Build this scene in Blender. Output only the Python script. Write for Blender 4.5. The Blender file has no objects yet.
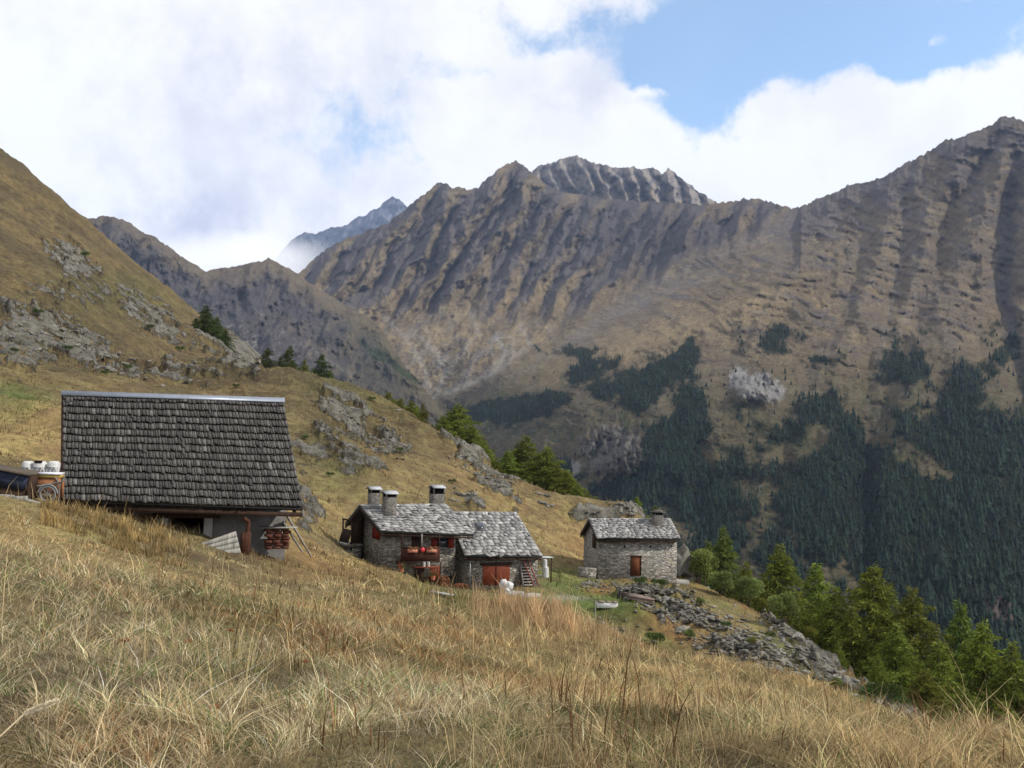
import bpy, math, random
import numpy as np

# ------------------------------------------------------------------ camera, world, sun, exposure
F = 1000.0
PITCH, ROLL = math.radians(4.06), math.radians(1.5)
fwd = np.array([0, math.cos(PITCH), math.sin(PITCH)])
up0 = np.array([0, -math.sin(PITCH), math.cos(PITCH)])
ri0 = np.array([1.0, 0, 0])
RT = math.cos(ROLL) * ri0 + math.sin(ROLL) * up0
UP = -math.sin(ROLL) * ri0 + math.cos(ROLL) * up0

scene = bpy.context.scene
cam = bpy.data.objects.new("camera", bpy.data.cameras.new("camera"))
scene.collection.objects.link(cam)
cam.data.sensor_width = 36.0
cam.data.lens = 36.0 * F / 1024.0
cam.data.clip_start = 0.2
cam.data.clip_end = 60000
from mathutils import Matrix, Vector
cam.matrix_world = Matrix(((RT[0], UP[0], -fwd[0], 0), (RT[1], UP[1], -fwd[1], 0), (RT[2], UP[2], -fwd[2], 0), (0, 0, 0, 1)))
scene.camera = cam

SUN_AZ, SUN_EL = math.radians(95), math.radians(39)      # azimuth clockwise from +Y
sund = np.array([math.sin(SUN_AZ) * math.cos(SUN_EL), math.cos(SUN_AZ) * math.cos(SUN_EL), math.sin(SUN_EL)])
sl = bpy.data.lights.new("sun", 'SUN'); sl.energy = 3.4; sl.angle = math.radians(0.6); sl.color = (1.0, 0.94, 0.84)
so = bpy.data.objects.new("sun", sl); scene.collection.objects.link(so)
so.rotation_euler = Vector((-sund).tolist()).to_track_quat('-Z', 'Y').to_euler()

scene.view_settings.view_transform = 'Standard'
scene.view_settings.look = 'None'
scene.view_settings.gamma = 1.0
scene.view_settings.use_curve_mapping = False
scene.view_settings.exposure = 0.5
try:
    scene.cycles.use_denoising = True
    scene.cycles.max_bounces = 5
    scene.cycles.diffuse_bounces = 2
    scene.cycles.glossy_bounces = 2
    scene.cycles.transparent_max_bounces = 8
    scene.cycles.volume_bounces = 3
    scene.cycles.use_adaptive_sampling = True
except Exception:
    pass

def rays(px, py):
    px = np.asarray(px, float)[..., None]; py = np.asarray(py, float)[..., None]
    return fwd + (px - 512) / F * RT + (384 - py) / F * UP
def at(px, py, d):
    return rays(px, py) * np.asarray(d, float)[..., None]
def project(P):
    P = np.asarray(P, float)
    w = P @ fwd
    w = np.where(w < 1e-3, 1e-3, w)
    return 512 + F * (P @ RT) / w, 384 - F * (P @ UP) / w, P @ fwd

class NG:
    """tiny node-graph helper"""
    def __init__(s, tree): s.t = tree; s.n = tree.nodes; s.l = tree.links
    def new(s, typ, **kw):
        n = s.n.new(typ)
        for k, v in kw.items(): setattr(n, k, v)
        return n
    def put(s, sock, v):
        if hasattr(v, 'links') or isinstance(v, bpy.types.NodeSocket): s.l.new(v, sock)
        elif v is not None: sock.default_value = v
    def m(s, op, a, b=None, c=None, clamp=False):
        n = s.new('ShaderNodeMath', operation=op); n.use_clamp = clamp
        s.put(n.inputs[0], a)
        if b is not None: s.put(n.inputs[1], b)
        if c is not None: s.put(n.inputs[2], c)
        return n.outputs[0]
    def noise(s, vec, scale, detail=4, rough=.55, dist=0.0, out=0):
        n = s.new('ShaderNodeTexNoise'); s.put(n.inputs['Vector'], vec)
        n.inputs['Scale'].default_value = scale; n.inputs['Detail'].default_value = detail
        n.inputs['Roughness'].default_value = rough; n.inputs['Distortion'].default_value = dist
        return n.outputs[out]
    def map(s, v, a, b, c=0.0, d=1.0, smooth=False):
        n = s.new('ShaderNodeMapRange')
        if smooth: n.interpolation_type = 'SMOOTHSTEP'
        s.put(n.inputs[0], v)
        for i, q in enumerate((a, b, c, d)): n.inputs[i + 1].default_value = q
        return n.outputs[0]
    def mix(s, f, a, b, blend='MIX'):
        n = s.new('ShaderNodeMix', data_type='RGBA', blend_type=blend)
        s.put(n.inputs[0], f)
        s.put(n.inputs[6], (*a, 1) if isinstance(a, tuple) and len(a) == 3 else a)
        s.put(n.inputs[7], (*b, 1) if isinstance(b, tuple) and len(b) == 3 else b)
        return n.outputs[2]
    def ramp(s, f, stops):
        n = s.new('ShaderNodeValToRGB'); s.put(n.inputs[0], f); e = n.color_ramp.elements
        while len(e) < len(stops): e.new(0.5)
        for k, (p, c) in enumerate(stops): e[k].position = p; e[k].color = (*c, 1)
        return n.outputs[0]
    def bump(s, h, strength=.5, dist=.1):
        n = s.new('ShaderNodeBump'); s.put(n.inputs['Height'], h)
        n.inputs['Strength'].default_value = strength; n.inputs['Distance'].default_value = dist
        return n.outputs[0]

world = bpy.data.worlds.new("World"); scene.world = world; world.use_nodes = True
wg = NG(world.node_tree)
for n in list(wg.n): wg.n.remove(n)
sky = wg.new('ShaderNodeTexSky', sky_type='NISHITA')
sky.sun_disc = False; sky.sun_elevation = SUN_EL; sky.sun_rotation = SUN_AZ
sky.altitude = 1900; sky.air_density = 1.0; sky.dust_density = 0.6; sky.ozone_density = 1.6
bg1 = wg.new('ShaderNodeBackground'); wg.put(bg1.inputs[0], wg.mix(1.0, sky.outputs[0], (.86, 1.12, 1.14), 'MULTIPLY')); bg1.inputs[1].default_value = 0.15
tc = wg.new('ShaderNodeTexCoord'); dirv = tc.outputs['Generated']
sep = wg.new('ShaderNodeSeparateXYZ')
warp = wg.noise(dirv, 4.0, 6, .6, out=1)
wv = wg.new('ShaderNodeVectorMath', operation='MULTIPLY_ADD')
wg.l.new(warp, wv.inputs[0]); wv.inputs[1].default_value = (.16, .16, .16); wv.inputs[2].default_value = (0, 0, 0)
wa = wg.new('ShaderNodeVectorMath', operation='ADD'); wg.l.new(dirv, wa.inputs[0]); wg.l.new(wv.outputs[0], wa.inputs[1])
wsb = wg.new('ShaderNodeVectorMath', operation='SUBTRACT'); wg.l.new(wa.outputs[0], wsb.inputs[0]); wsb.inputs[1].default_value = (.08, .08, .08)
wg.l.new(wsb.outputs[0], sep.inputs[0])
def sky_blob(px, py, rx, ry, w):
    r = rays(px, py); r = r / np.linalg.norm(r)
    a = wg.m('DIVIDE', wg.m('SUBTRACT', sep.outputs[0], float(r[0])), rx / F)
    b = wg.m('DIVIDE', wg.m('SUBTRACT', sep.outputs[2], float(r[2])), ry / F)
    d = wg.m('ADD', wg.m('MULTIPLY', a, a), wg.m('MULTIPLY', b, b))
    return wg.m('MULTIPLY', wg.m('EXPONENT', wg.m('MULTIPLY', d, -1.0)), w)
clear = None
for b in [(705, 45, 66, 48, 1.15), (712, 100, 34, 30, .85), (790, 22, 80, 44, 1.0), (880, 25, 90, 30, .95), (985, 8, 90, 30, .9), (350, 140, 100, 40, .44), (400, 90, 160, 40, .12), (560, 30, 60, 16, .5), (455, 75, 60, 14, .34), (250, 110, 50, 14, .25), (840, 160, 60, 18, .30), (660, 60, 30, 20, .35),
          (672, 80, 36, 8, -.5), (953, 16, 15, 9, -.72), (880, 18, 70, 14, -.42), (760, 105, 22, 8, -.3), (720, -260, 900, 150, .5)]:
    v = sky_blob(*b); clear = v if clear is None else wg.m('ADD', clear, v)
nz = wg.m('ADD', wg.m('MULTIPLY', wg.noise(dirv, 8.0, 8, .62), .65), wg.m('MULTIPLY', wg.noise(dirv, 30.0, 8, .7), .35))
cover = wg.m('ADD', wg.m('SUBTRACT', 1.0, clear), wg.m('MULTIPLY', wg.m('SUBTRACT', nz, .5), 2.3))
mask = wg.map(cover, .20, .74, .16, 1.0, True)
shade_n = wg.noise(dirv, 5.5, 6, .6)
shade_b = wg.m('ADD', sky_blob(130, 205, 260, 50, 1.0), sky_blob(250, 60, 200, 60, .5))
shade_b = wg.m('ADD', shade_b, sky_blob(600, 90, 60, 30, .4))
shf = wg.m('MULTIPLY', wg.m('ADD', shade_b, .28), wg.map(shade_n, .40, .62, .0, 1.0, True), clamp=True)
ccol = wg.mix(shf, (1.0, 1.0, 1.0), (.60, .615, .74))
bg2 = wg.new('ShaderNodeBackground'); wg.l.new(ccol, bg2.inputs[0]); bg2.inputs[1].default_value = .76
mx = wg.new('ShaderNodeMixShader'); wg.l.new(mask, mx.inputs[0]); wg.l.new(bg1.outputs[0], mx.inputs[1]); wg.l.new(bg2.outputs[0], mx.inputs[2])
wo = wg.new('ShaderNodeOutputWorld'); wg.l.new(mx.outputs[0], wo.inputs[0])

# ------------------------------------------------------------------ numpy noise
_rs = np.random.RandomState(7)
_perm = _rs.permutation(4096)
_g2 = np.stack([np.cos(_rs.rand(4096) * 2 * np.pi), np.sin(_rs.rand(4096) * 2 * np.pi)], -1)
_ang = _rs.rand(4096) * 2 * np.pi
_g2 = np.stack([np.cos(_ang), np.sin(_ang)], -1)
def pn(x, y, seed=0):
    xi = np.floor(x).astype(np.int64); yi = np.floor(y).astype(np.int64)
    xf = x - xi; yf = y - yi
    u = xf * xf * xf * (xf * (xf * 6 - 15) + 10); v = yf * yf * yf * (yf * (yf * 6 - 15) + 10)
    def g(ix, iy, dx, dy):
        h = _perm[(_perm[(ix + seed * 131) & 4095] + iy) & 4095]
        gg = _g2[h]; return gg[..., 0] * dx + gg[..., 1] * dy
    a = g(xi, yi, xf, yf); b = g(xi + 1, yi, xf - 1, yf); c = g(xi, yi + 1, xf, yf - 1); d = g(xi + 1, yi + 1, xf - 1, yf - 1)
    return (a + (b - a) * u + (c - a) * v + (a - b - c + d) * u * v) * 1.5
def fbm(x, y, o=5, seed=0, r=.5):
    s = 0; a = 1; n = 0
    for i in range(o):
        s = s + a * pn(x, y, seed + i); n += a; a *= r; x = x * 2.03 + 11.7; y = y * 2.03 - 5.1
    return s / n
def ridged(x, y, o=5, seed=0, r=.5):
    s = 0; a = 1; n = 0
    for i in range(o):
        s = s + a * (1 - 2 * np.abs(pn(x, y, seed + i))); n += a; a *= r; x = x * 2.07 + 3.7; y = y * 2.07 + 9.1
    return s / n
def sst(a, b, x):
    t = np.clip((x - a) / (b - a), 0, 1); return t * t * (3 - 2 * t)
def mixc(a, b, t):
    return a + (np.asarray(b) - a) * np.asarray(t)[..., None]

class TPS:
    def __init__(s, P, V, lam=0.0):
        P = np.asarray(P, float); n = len(P)
        K = s.k(P, P) + lam * np.eye(n); A = np.zeros((n + 3, n + 3)); A[:n, :n] = K; A[:n, n] = 1; A[:n, n + 1:] = P
        A[n:, :n] = A[:n, n:].T
        b = np.zeros(n + 3); b[:n] = V
        s.w = np.linalg.solve(A, b); s.P = P
    def k(s, A, B):
        d2 = (A[:, None, 0] - B[None, :, 0]) ** 2 + (A[:, None, 1] - B[None, :, 1]) ** 2
        return .5 * d2 * np.log(d2 + 1e-12)
    def __call__(s, x, y):
        sh = np.shape(x); x = np.ravel(x); y = np.ravel(y); out = np.empty(len(x)); n = len(s.P)
        for i in range(0, len(x), 20000):
            Q = np.stack([x[i:i + 20000], y[i:i + 20000]], -1)
            out[i:i + 20000] = s.k(Q, s.P) @ s.w[:n] + s.w[n] + Q @ s.w[n + 1:]
        return out.reshape(sh)

# ------------------------------------------------------------------ mesh and object helpers
COL = scene.collection
def mesh_np(name, verts, faces, mat=None, smooth=False, cols=None, floats=None, matidx=None):
    """verts (n,3); faces: (m,k) array or list of arrays of different k"""
    if not isinstance(faces, list): faces = [faces]
    faces = [np.asarray(f, np.int32) for f in faces if len(f)]
    me = bpy.data.meshes.new(name)
    me.vertices.add(len(verts)); me.vertices.foreach_set('co', np.asarray(verts, np.float32).ravel())
    tot = sum(f.size for f in faces); np_ = sum(len(f) for f in faces)
    me.loops.add(tot); me.loops.foreach_set('vertex_index', np.concatenate([f.ravel() for f in faces]))
    me.polygons.add(np_)
    cnt = np.concatenate([np.full(len(f), f.shape[1], np.int32) for f in faces])
    st = np.concatenate([[0], np.cumsum(cnt)[:-1]]).astype(np.int32)
    me.polygons.foreach_set('loop_start', st)
    if matidx is not None: me.polygons.foreach_set('material_index', np.asarray(matidx, np.int32))
    me.update(calc_edges=True)
    if smooth: me.polygons.foreach_set('use_smooth', np.ones(np_, bool))
    if cols is not None:
        a = me.color_attributes.new('Col', 'FLOAT_COLOR', 'POINT')
        c = np.ones((len(verts), 4), np.float32); c[:, :3] = np.clip(cols, 0, 1); a.data.foreach_set('color', c.ravel())
    if floats:
        for k, v in floats.items():
            a = me.attributes.new(k, 'FLOAT', 'POINT'); a.data.foreach_set('value', np.asarray(v, np.float32).ravel())
    for m_ in (mat if isinstance(mat, (list, tuple)) else [mat]):
        if m_: me.materials.append(m_)
    me.validate()
    return me
def link(name, me, parent=None, loc=None, **props):
    o = bpy.data.objects.new(name, me); COL.objects.link(o)
    if parent: o.parent = parent
    if loc is not None: o.location = loc
    for k, v in props.items(): o[k] = v
    return o
def empty(name, loc, rz, label, cat, group=None):
    o = bpy.data.objects.new(name, None); COL.objects.link(o); o.location = loc; o.rotation_euler = (0, 0, rz)
    o.empty_display_size = .3; o['label'] = label; o['category'] = cat
    if group: o['group'] = group
    return o
def tag(o, label, cat, group=None):
    o['label'] = label; o['category'] = cat
    if group: o['group'] = group
    return o
def grid_faces(nr, nc, wrap=False):
    r = np.arange(nr - 1)[:, None]; c = np.arange(nc if wrap else nc - 1)[None, :]
    c2 = (c + 1) % nc
    return np.stack([r * nc + c, r * nc + c2, (r + 1) * nc + c2, (r + 1) * nc + c], -1).reshape(-1, 4)

def new_mat(name, rough=.9, spec=.2):
    m = bpy.data.materials.new(name); m.use_nodes = True; g = NG(m.node_tree)
    b = m.node_tree.nodes['Principled BSDF']; b.inputs['Roughness'].default_value = rough; b.inputs['Specular IOR Level'].default_value = spec
    return m, g, b
def attr(g, name, out=0):
    n = g.new('ShaderNodeAttribute', attribute_name=name); return n.outputs[out]
def objvec(g, scale=(1, 1, 1), coord='Object'):
    t = g.new('ShaderNodeTexCoord'); mp = g.new('ShaderNodeMapping'); g.l.new(t.outputs[coord], mp.inputs[0]); mp.inputs['Scale'].default_value = scale
    return mp.outputs[0]

# ------------------------------------------------------------------ terrain materials
def terrain_mat():
    m, g, b = new_mat('hillside_ground', .95, .1)
    col = attr(g, 'Col'); rock = attr(g, 'rock', 2); v = objvec(g)
    n1 = g.noise(v, 9.0, 5, .7); n2 = g.noise(v, 1.3, 6, .7); n3 = g.noise(v, .35, 5, .65)
    f1 = g.map(n1, .25, .75, .55, 1.45); f2 = g.map(n2, .3, .7, .58, 1.42); f3 = g.map(n3, .3, .7, .72, 1.3)
    f = g.m('MULTIPLY', g.m('MULTIPLY', f1, f2), f3)
    h = g.new('ShaderNodeHueSaturation'); g.put(h.inputs['Color'], col); g.put(h.inputs['Hue'], g.map(n3, .3, .7, .485, .53)); g.put(h.inputs['Value'], f)
    # lichened grey schist
    vs = objvec(g, (1, 1, .35)); r1 = g.m('ADD', g.m('MULTIPLY', g.noise(vs, .9, 8, .72, .6), .5), g.m('MULTIPLY', g.noise(vs, .3, 7, .72, .8), .5)); r2 = g.noise(v, 6.0, 6, .7)
    rc = g.ramp(g.m('ADD', g.m('MULTIPLY', r1, .7), g.m('MULTIPLY', r2, .3)), [(.38, (.025, .024, .020)), (.47, (.08, .076, .066)), (.55, (.165, .157, .138)), (.68, (.32, .305, .275))])
    lich = g.map(g.noise(v, 2.2, 5, .6), .58, .7, 0, .6)
    rc = g.mix(lich, rc, (.24, .22, .09))
    rmask = g.map(g.m('ADD', rock, g.m('MULTIPLY', g.m('SUBTRACT', g.m('ADD', g.m('MULTIPLY', g.noise(v, .8, 6, .75), .5), g.m('MULTIPLY', g.noise(v, .22, 5, .7), .5)), .5), 2.4)), .46, .60, 0, 1)
    g.put(b.inputs['Base Color'], g.mix(rmask, h.outputs[0], rc))
    hh = g.m('ADD', g.m('MULTIPLY', n1, .25), g.m('ADD', g.m('MULTIPLY', n2, .8), g.m('MULTIPLY', g.m('MULTIPLY', r1, 3.0), rmask)))
    g.put(b.inputs['Normal'], g.bump(hh, .9, .35))
    return m
def mountain_mat():
    m, g, b = new_mat('mountain_rock_and_grass', 1.0, .05)
    col = attr(g, 'Col'); v = objvec(g)
    n1 = g.noise(v, .02, 9, .76); n2 = g.noise(v, .10, 6, .75)
    f = g.m('MULTIPLY', g.map(n1, .25, .75, .66, 1.36), g.map(n2, .28, .72, .72, 1.3))
    h = g.new('ShaderNodeHueSaturation'); g.put(h.inputs['Color'], col); g.put(h.inputs['Value'], f); g.put(h.inputs['Hue'], g.map(n1, .3, .7, .49, .515))
    g.put(b.inputs['Base Color'], h.outputs[0])
    g.put(b.inputs['Normal'], g.bump(g.m('ADD', n1, g.m('MULTIPLY', n2, .35)), .9, 30.0))
    return m
M_TER = terrain_mat(); M_MTN = mountain_mat()
# ------------------------------------------------------------------ the near hillside (one sheet from the feet to past the valley)
CT = []   # (azimuth, ln r, z/r)
def addw(x, y, z):
    r = math.hypot(x, y); CT.append((math.atan2(x, y), math.log(r), z / r))
def addp(px, py, d):
    p = at(px, py, d); addw(*p)
for q in [
    # foreground meadow
    (-200,768,3.7),(0,768,4.2),(250,768,4.6),(512,768,5.1),(800,774,5.8),(1024,800,6.2),(1250,780,7.5),
    (-150,600,7.5),(0,600,8.5),(0,548,13),(-150,516,20),(0,517,23),(60,521,25),(110,538,25),(150,556,25),(200,566,25),(240,572,25),
    (250,650,9),(250,600,16),(320,585,25),(400,650,12),(400,605,28),(512,700,9.5),(512,655,19),(470,640,26),(540,612,36),(590,630,34),(640,655,30),
    (700,668,28),(750,680,26),(850,714,23),(940,736,20),(1024,762,18),(1200,835,14),(700,720,12),(850,735,12),(950,750,11),
    # slope between the meadow and the houses
    (290,562,34),(300,546,45),(330,556,60),(345,562,62),(322,540,74),(370,575,64),(400,585,66),(440,595,64),(480,603,64),(440,616,44),(500,618,50),
    (520,600,72),(560,598,80),
    # around the barn
    (60,500,36),(160,515,36),(270,540,38),(300,505,80),(0,490,38),(-60,482,40),
    # terrace and banks round the hut
    (338,545,80),(330,522,90),(360,560,82),(400,576,82),(480,590,82),(545,585,86),(560,590,86),(590,578,98),(655,581,98),(600,600,86),(585,616,80),(640,612,80),(690,590,98),(680,582,102),
    (610,640,76),(660,640,78),(700,668,72),(700,610,88),(740,655,76),(790,690,68),
    (745,603,97),(770,625,93),(800,645,88),(850,678,80),(890,702,74),(925,722,68),(820,700,66),(860,715,62),
    # the knoll behind the houses
    (330,500,98),(400,500,104),(440,490,118),(520,530,108),(560,570,100),(560,545,112),(600,530,130),(640,515,140),(575,508,146),(540,500,152),(500,487,160),
    (470,460,168),(440,436,172),(420,425,176),(390,405,184),(350,390,190),(310,384,200),(260,386,215),(350,440,150),(300,460,110),(300,410,150),(430,460,135),
    # left mountainside
    (60,465,55),(0,445,58),(-100,430,58),(120,420,75),(0,405,85),(200,400,120),(120,385,150),(0,350,125),(60,350,165),(180,375,215),(230,383,240),(0,300,190),(-150,250,180),
    (100,320,230),(60,270,270),(0,225,300),(180,350,270),(250,378,275),(160,300,345),(0,153,400),(40,185,395),(70,212,390),(100,240,385),(150,278,375),(200,318,360),(240,348,345),(262,368,330),
    (-200,20,400),
    ]: addp(*q)
# ground behind crests falls away
for q in [(575,520,175),(640,540,170),(500,505,190),(440,452,205),(390,420,220),(330,395,235),(690,610,140),(745,640,125),(800,690,115),(850,720,108),(925,775,95),(1024,830,80),(1150,860,60),
          (300,400,380),(200,350,470),(100,275,500),(0,190,520),(640,600,260),(500,560,300),(400,480,320),(800,760,200),(1000,860,160),(1200,900,120)]: addp(*q)
for x, y, z in [(0,-.8,-1.62),(0,.8,-1.6),(-1,0,-1.35),(1,0,-1.9),(0,-8,-1.5),(-8,-6,1.5),(8,-6,-5),(-12,2,2.2),(12,4,-5.5),(-25,8,4),(30,8,-15),(40,-30,-20),(-40,-30,14),(0,-60,0),
                (0,700,-330),(300,600,-330),(-120,700,-260),(600,300,-330),(-400,300,170),(-500,-300,200),(500,-300,-300),(0,-700,0),(150,250,-130),(150,100,-80),
                (-500,700,180)]: addw(x, y, z)
CT = np.array(CT)
TER = TPS(CT[:, :2], CT[:, 2], 1e-5)

ROCKS = [ # px, py, rx, ry, tilt deg, dmin, dmax, strength
    (75,268,36,15,35,150,500,.85),(60,300,50,9,12,120,500,.5),(35,330,40,16,20,100,400,.85),(80,345,44,18,30,100,400,.8),(30,350,20,30,70,100,300,.8),(150,320,42,16,38,150,500,.85),(200,345,30,10,25,150,500,.5),
    (240,352,26,18,30,200,500,1.1),(20,345,30,18,15,100,300,.9),(110,300,20,8,20,150,400,.5),(150,370,70,8,5,100,400,.55),(230,372,40,6,5,100,400,.5),(255,345,14,20,60,200,500,1.),
    (345,420,38,22,38,90,260,.78),(385,440,34,14,35,90,260,.62),(355,458,36,14,20,90,260,.62),(322,440,16,20,60,90,260,.5),(375,425,30,8,40,90,260,.7),(470,466,34,9,42,90,260,.75),(505,493,26,7,40,90,260,.75),(465,500,22,8,20,80,260,.6),(300,452,20,14,40,80,200,.45),
    (310,505,20,14,60,45,120,.8),(300,520,14,14,60,40,120,.6),(600,515,26,6,0,100,200,1.0),(630,518,20,6,0,100,200,.9),
    (700,622,55,20,30,60,110,.72),(730,650,46,15,35,55,110,.75),(640,598,40,8,5,70,110,.5),(790,640,34,9,40,60,110,.8),(815,660,36,11,38,60,110,.85),(860,692,36,7,32,55,110,.65),(690,565,16,12,30,90,130,.9),
    (600,625,36,8,10,65,110,.5),(840,680,30,8,35,55,110,.9),(770,610,22,7,30,80,120,.6),(900,716,24,7,30,50,110,.7),
    (40,500,30,6,0,15,30,.2),
]
def blob_sum(px, py, d, L):
    s = np.zeros_like(px)
    for (cx, cy, rx, ry, t, d0, d1, w) in L:
        a = math.radians(t); u = ((px - cx) * math.cos(a) + (py - cy) * math.sin(a)) / rx; v = (-(px - cx) * math.sin(a) + (py - cy) * math.cos(a)) / ry
        s = np.maximum(s, w * np.exp(-(u * u + v * v) ** 1.2 * .9) * ((d > d0) & (d < d1)))
    return s
def near_fields(x, y):
    r = np.hypot(x, y) + 1e-6; az = np.arctan2(x, y)
    z = TER(az, np.log(r)) * r
    zp = np.clip(-1.6 - .27 * x - .02 * y, -330, 260)
    z = z + (zp - z) * sst(math.radians(75), math.radians(120), np.abs(az))
    z = np.where(r > 450, z + (np.maximum(np.minimum(z, 400), -330) - z) * sst(450, 650, r), z)
    px, py, d = project(np.stack([x, y, z], -1))
    m = sst(3, 40, r)
    amp = .05 + .020 * np.minimum(r, 60) * sst(4, 30, r) 
    # keep platforms round the buildings smooth
    k = 1 - .85 * np.exp(-(((px - 600) / 90) ** 2 + ((py - 595) / 18) ** 2)) * (d > 60)
    k = np.where((d > 60) & (d < 100) & (px < 560) & (px > 330), k * .35, k)
    z = z + k * amp * fbm(x / 9.0, y / 9.0, 5, 3) + .06 * fbm(x / 1.1, y / 1.1, 4, 9, .6)
    z = z + sst(60, 200, r) * (3.0 * fbm(x / 45., y / 45., 5, 5) + 1.2 * ridged(x / 14., y / 14., 4, 6) * sst(100, 220, r) + .8 * fbm(x / 5., y / 5., 4, 8, .6) * sst(90, 180, r))
    rk = blob_sum(px + 10 * fbm(px / 30, py / 30, 3, 20), py + 10 * fbm(px / 30, py / 30, 3, 21), d, ROCKS)
    nz = fbm(x / 5., y / 5., 5, 31, .65)
    rk = np.clip(rk * (1 - .20 * sst(180, 240, r)) + nz * 1.5 * sst(.08, .35, rk), 0, 1.3)
    rm = sst(.38, .62, rk)
    far_ = sst(110, 200, r)
    z = z + rm * ((1 - far_) * (.9 * (.2 + ridged(x / 4.0 + 50, y / 6.0, 5, 41, .6)) + .25 * fbm(x / .8, y / .8, 4, 44, .7)) + far_ * (1.7 * (.2 + ridged(x / 22. + 5, y / 26., 5, 42, .58)) + .9 * fbm(x / 5., y / 5., 4, 45, .65)))
    return z, rk, px, py, d
def ground(x, y):
    z, *_ = near_fields(np.atleast_1d(np.float64(x)), np.atleast_1d(np.float64(y)))
    return z
def drop(px, py, dmin, dmax, n=600):
    """first hit of the pixel's ray with the hillside, searched between two distances"""
    d = np.linspace(dmin, dmax, n); P = at(np.full(n, px), np.full(n, py), d)
    g = ground(P[:, 0], P[:, 1]); below = np.nonzero(P[:, 2] <= g)[0]
    i = below[0] if len(below) else int(np.argmin(P[:, 2] - g))
    return np.array([P[i, 0], P[i, 1], g[i]]), float(d[i])

az_f = np.radians(np.arange(-31, 31.001, .075)); 
az_l = np.radians(np.concatenate([np.arange(-180, -60, 4.), np.arange(-60, -31, .6)]))
az_r = np.radians(np.concatenate([np.arange(31.5, 60, .6), np.arange(60, 180, 4.)]))
AZ = np.concatenate([az_l, az_f, az_r])
RR = np.concatenate([np.exp(np.arange(math.log(.5), math.log(16), .03)), np.exp(np.arange(math.log(16), math.log(430), .0085)), np.exp(np.arange(math.log(430), math.log(1500), .08))])
rg, ag = np.meshgrid(RR, AZ, indexing='ij')
X = rg * np.sin(ag); Y = rg * np.cos(ag)
Z, RK, PX, PY, D = near_fields(X, Y)
# real ground colours: dry grass, greener patches, bare earth
tan = np.array([.150, .112, .056]); gold = np.array([.215, .150, .068]); olive = np.array([.082, .066, .034]); green = np.array([.080, .105, .028]); brown = np.array([.090, .064, .040]); rust = np.array([.20, .105, .045]); pale = np.array([.34, .32, .27])
n_a = fbm(X / 14., Y / 14., 5, 51, .6); n_b = fbm(X / 3.5, Y / 3.5, 5, 52, .65); n_c = fbm(X / 60., Y / 60., 5, 53, .6)
C = np.broadcast_to(tan, X.shape + (3,)).copy()
C = mixc(C, gold, sst(-.05, .35, n_a + .5 * n_b) * .8)
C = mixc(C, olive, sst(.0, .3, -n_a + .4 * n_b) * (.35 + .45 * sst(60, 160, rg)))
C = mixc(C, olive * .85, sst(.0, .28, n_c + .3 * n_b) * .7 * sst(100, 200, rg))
C = mixc(C, brown, sst(.05, .35, n_b - .3 * n_a) * .65)
n_d = fbm(X / 7., Y / 7., 5, 54, .65); C = mixc(C, olive * .9, sst(.05, .3, n_d) * .55 * sst(60, 120, rg)); C = mixc(C, brown * .8, sst(.1, .3, -n_d) * .5 * sst(60, 120, rg))
GREENS = [(600,604,75,17,0,60,110,1.15),(575,585,40,10,0,75,110,.9),(560,575,30,7,0,75,110,.9),(640,592,25,8,0,60,110,.3),(660,650,30,16,30,60,100,.55),(450,605,70,20,5,30,75,.45),(430,580,40,10,15,40,75,.4),(690,583,30,6,10,80,120,.6),(870,705,24,10,20,50,100,.6),
          (350,400,50,14,20,100,260,.4),(20,400,30,16,20,60,200,.8),(720,600,30,10,20,60,120,.4),(110,300,60,25,0,100,400,.4),(330,470,40,30,0,90,260,.35),(780,650,40,16,40,60,110,.4)]
gm = blob_sum(PX, PY, D, GREENS); C = mixc(C, green, np.clip(gm * (1 + .9 * n_b), 0, .9))
GOLDS = [(40,430,60,26,0,40,90,1.0),(590,545,70,30,20,90,150,1.0),(500,500,60,26,30,100,180,.7),(540,620,60,16,10,25,60,.8),(150,260,130,10,38,330,480,.8),(290,350,30,20,0,30,100,.5),(330,500,70,30,0,60,130,.45),(400,470,50,20,30,100,190,.55)]
gm = blob_sum(PX, PY, D, GOLDS); C = mixc(C, gold * 1.12, np.clip(gm * (1 + .6 * n_b), 0, .9))
RUSTS = [(600,590,14,5,0,70,110,1.),(700,580,50,10,15,80,120,.7),(600,555,40,12,20,90,150,.5),(680,630,40,18,30,60,100,.6),(900,700,40,12,30,60,100,.7),(330,570,60,14,15,25,60,.5),(740,590,30,12,40,80,120,.6)]
gm = blob_sum(PX, PY, D, RUSTS); C = mixc(C, rust, np.clip(gm * (1 + .9 * n_b), 0, .8))
PALES = [(566,598,22,2.6,0,75,100,.55),(400,577,60,2.2,10,60,75,.35)]
DARKS = [(335,435,50,34,20,90,260,.8),(390,440,40,26,40,90,260,.6),(300,410,30,20,0,90,260,.6),(460,500,50,14,20,90,200,.45),(60,330,90,60,20,100,420,.5),(200,370,90,14,5,120,420,.5)]
gm = blob_sum(PX, PY, D, DARKS); C = mixc(C, olive * .85, np.clip(gm * (.8 + 1.6 * n_d + .8 * n_b), 0, .9))
gm = blob_sum(PX, PY, D, PALES); C = mixc(C, pale * .8, np.clip(gm * (1 + .9 * n_b), 0, .8))
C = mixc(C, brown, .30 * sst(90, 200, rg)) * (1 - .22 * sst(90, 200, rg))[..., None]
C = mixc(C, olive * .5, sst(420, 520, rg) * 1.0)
V = np.stack([X, Y, Z], -1).reshape(-1, 3)
nc = len(AZ)
faces = grid_faces(len(RR), nc, True)[:, ::-1]
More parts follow.
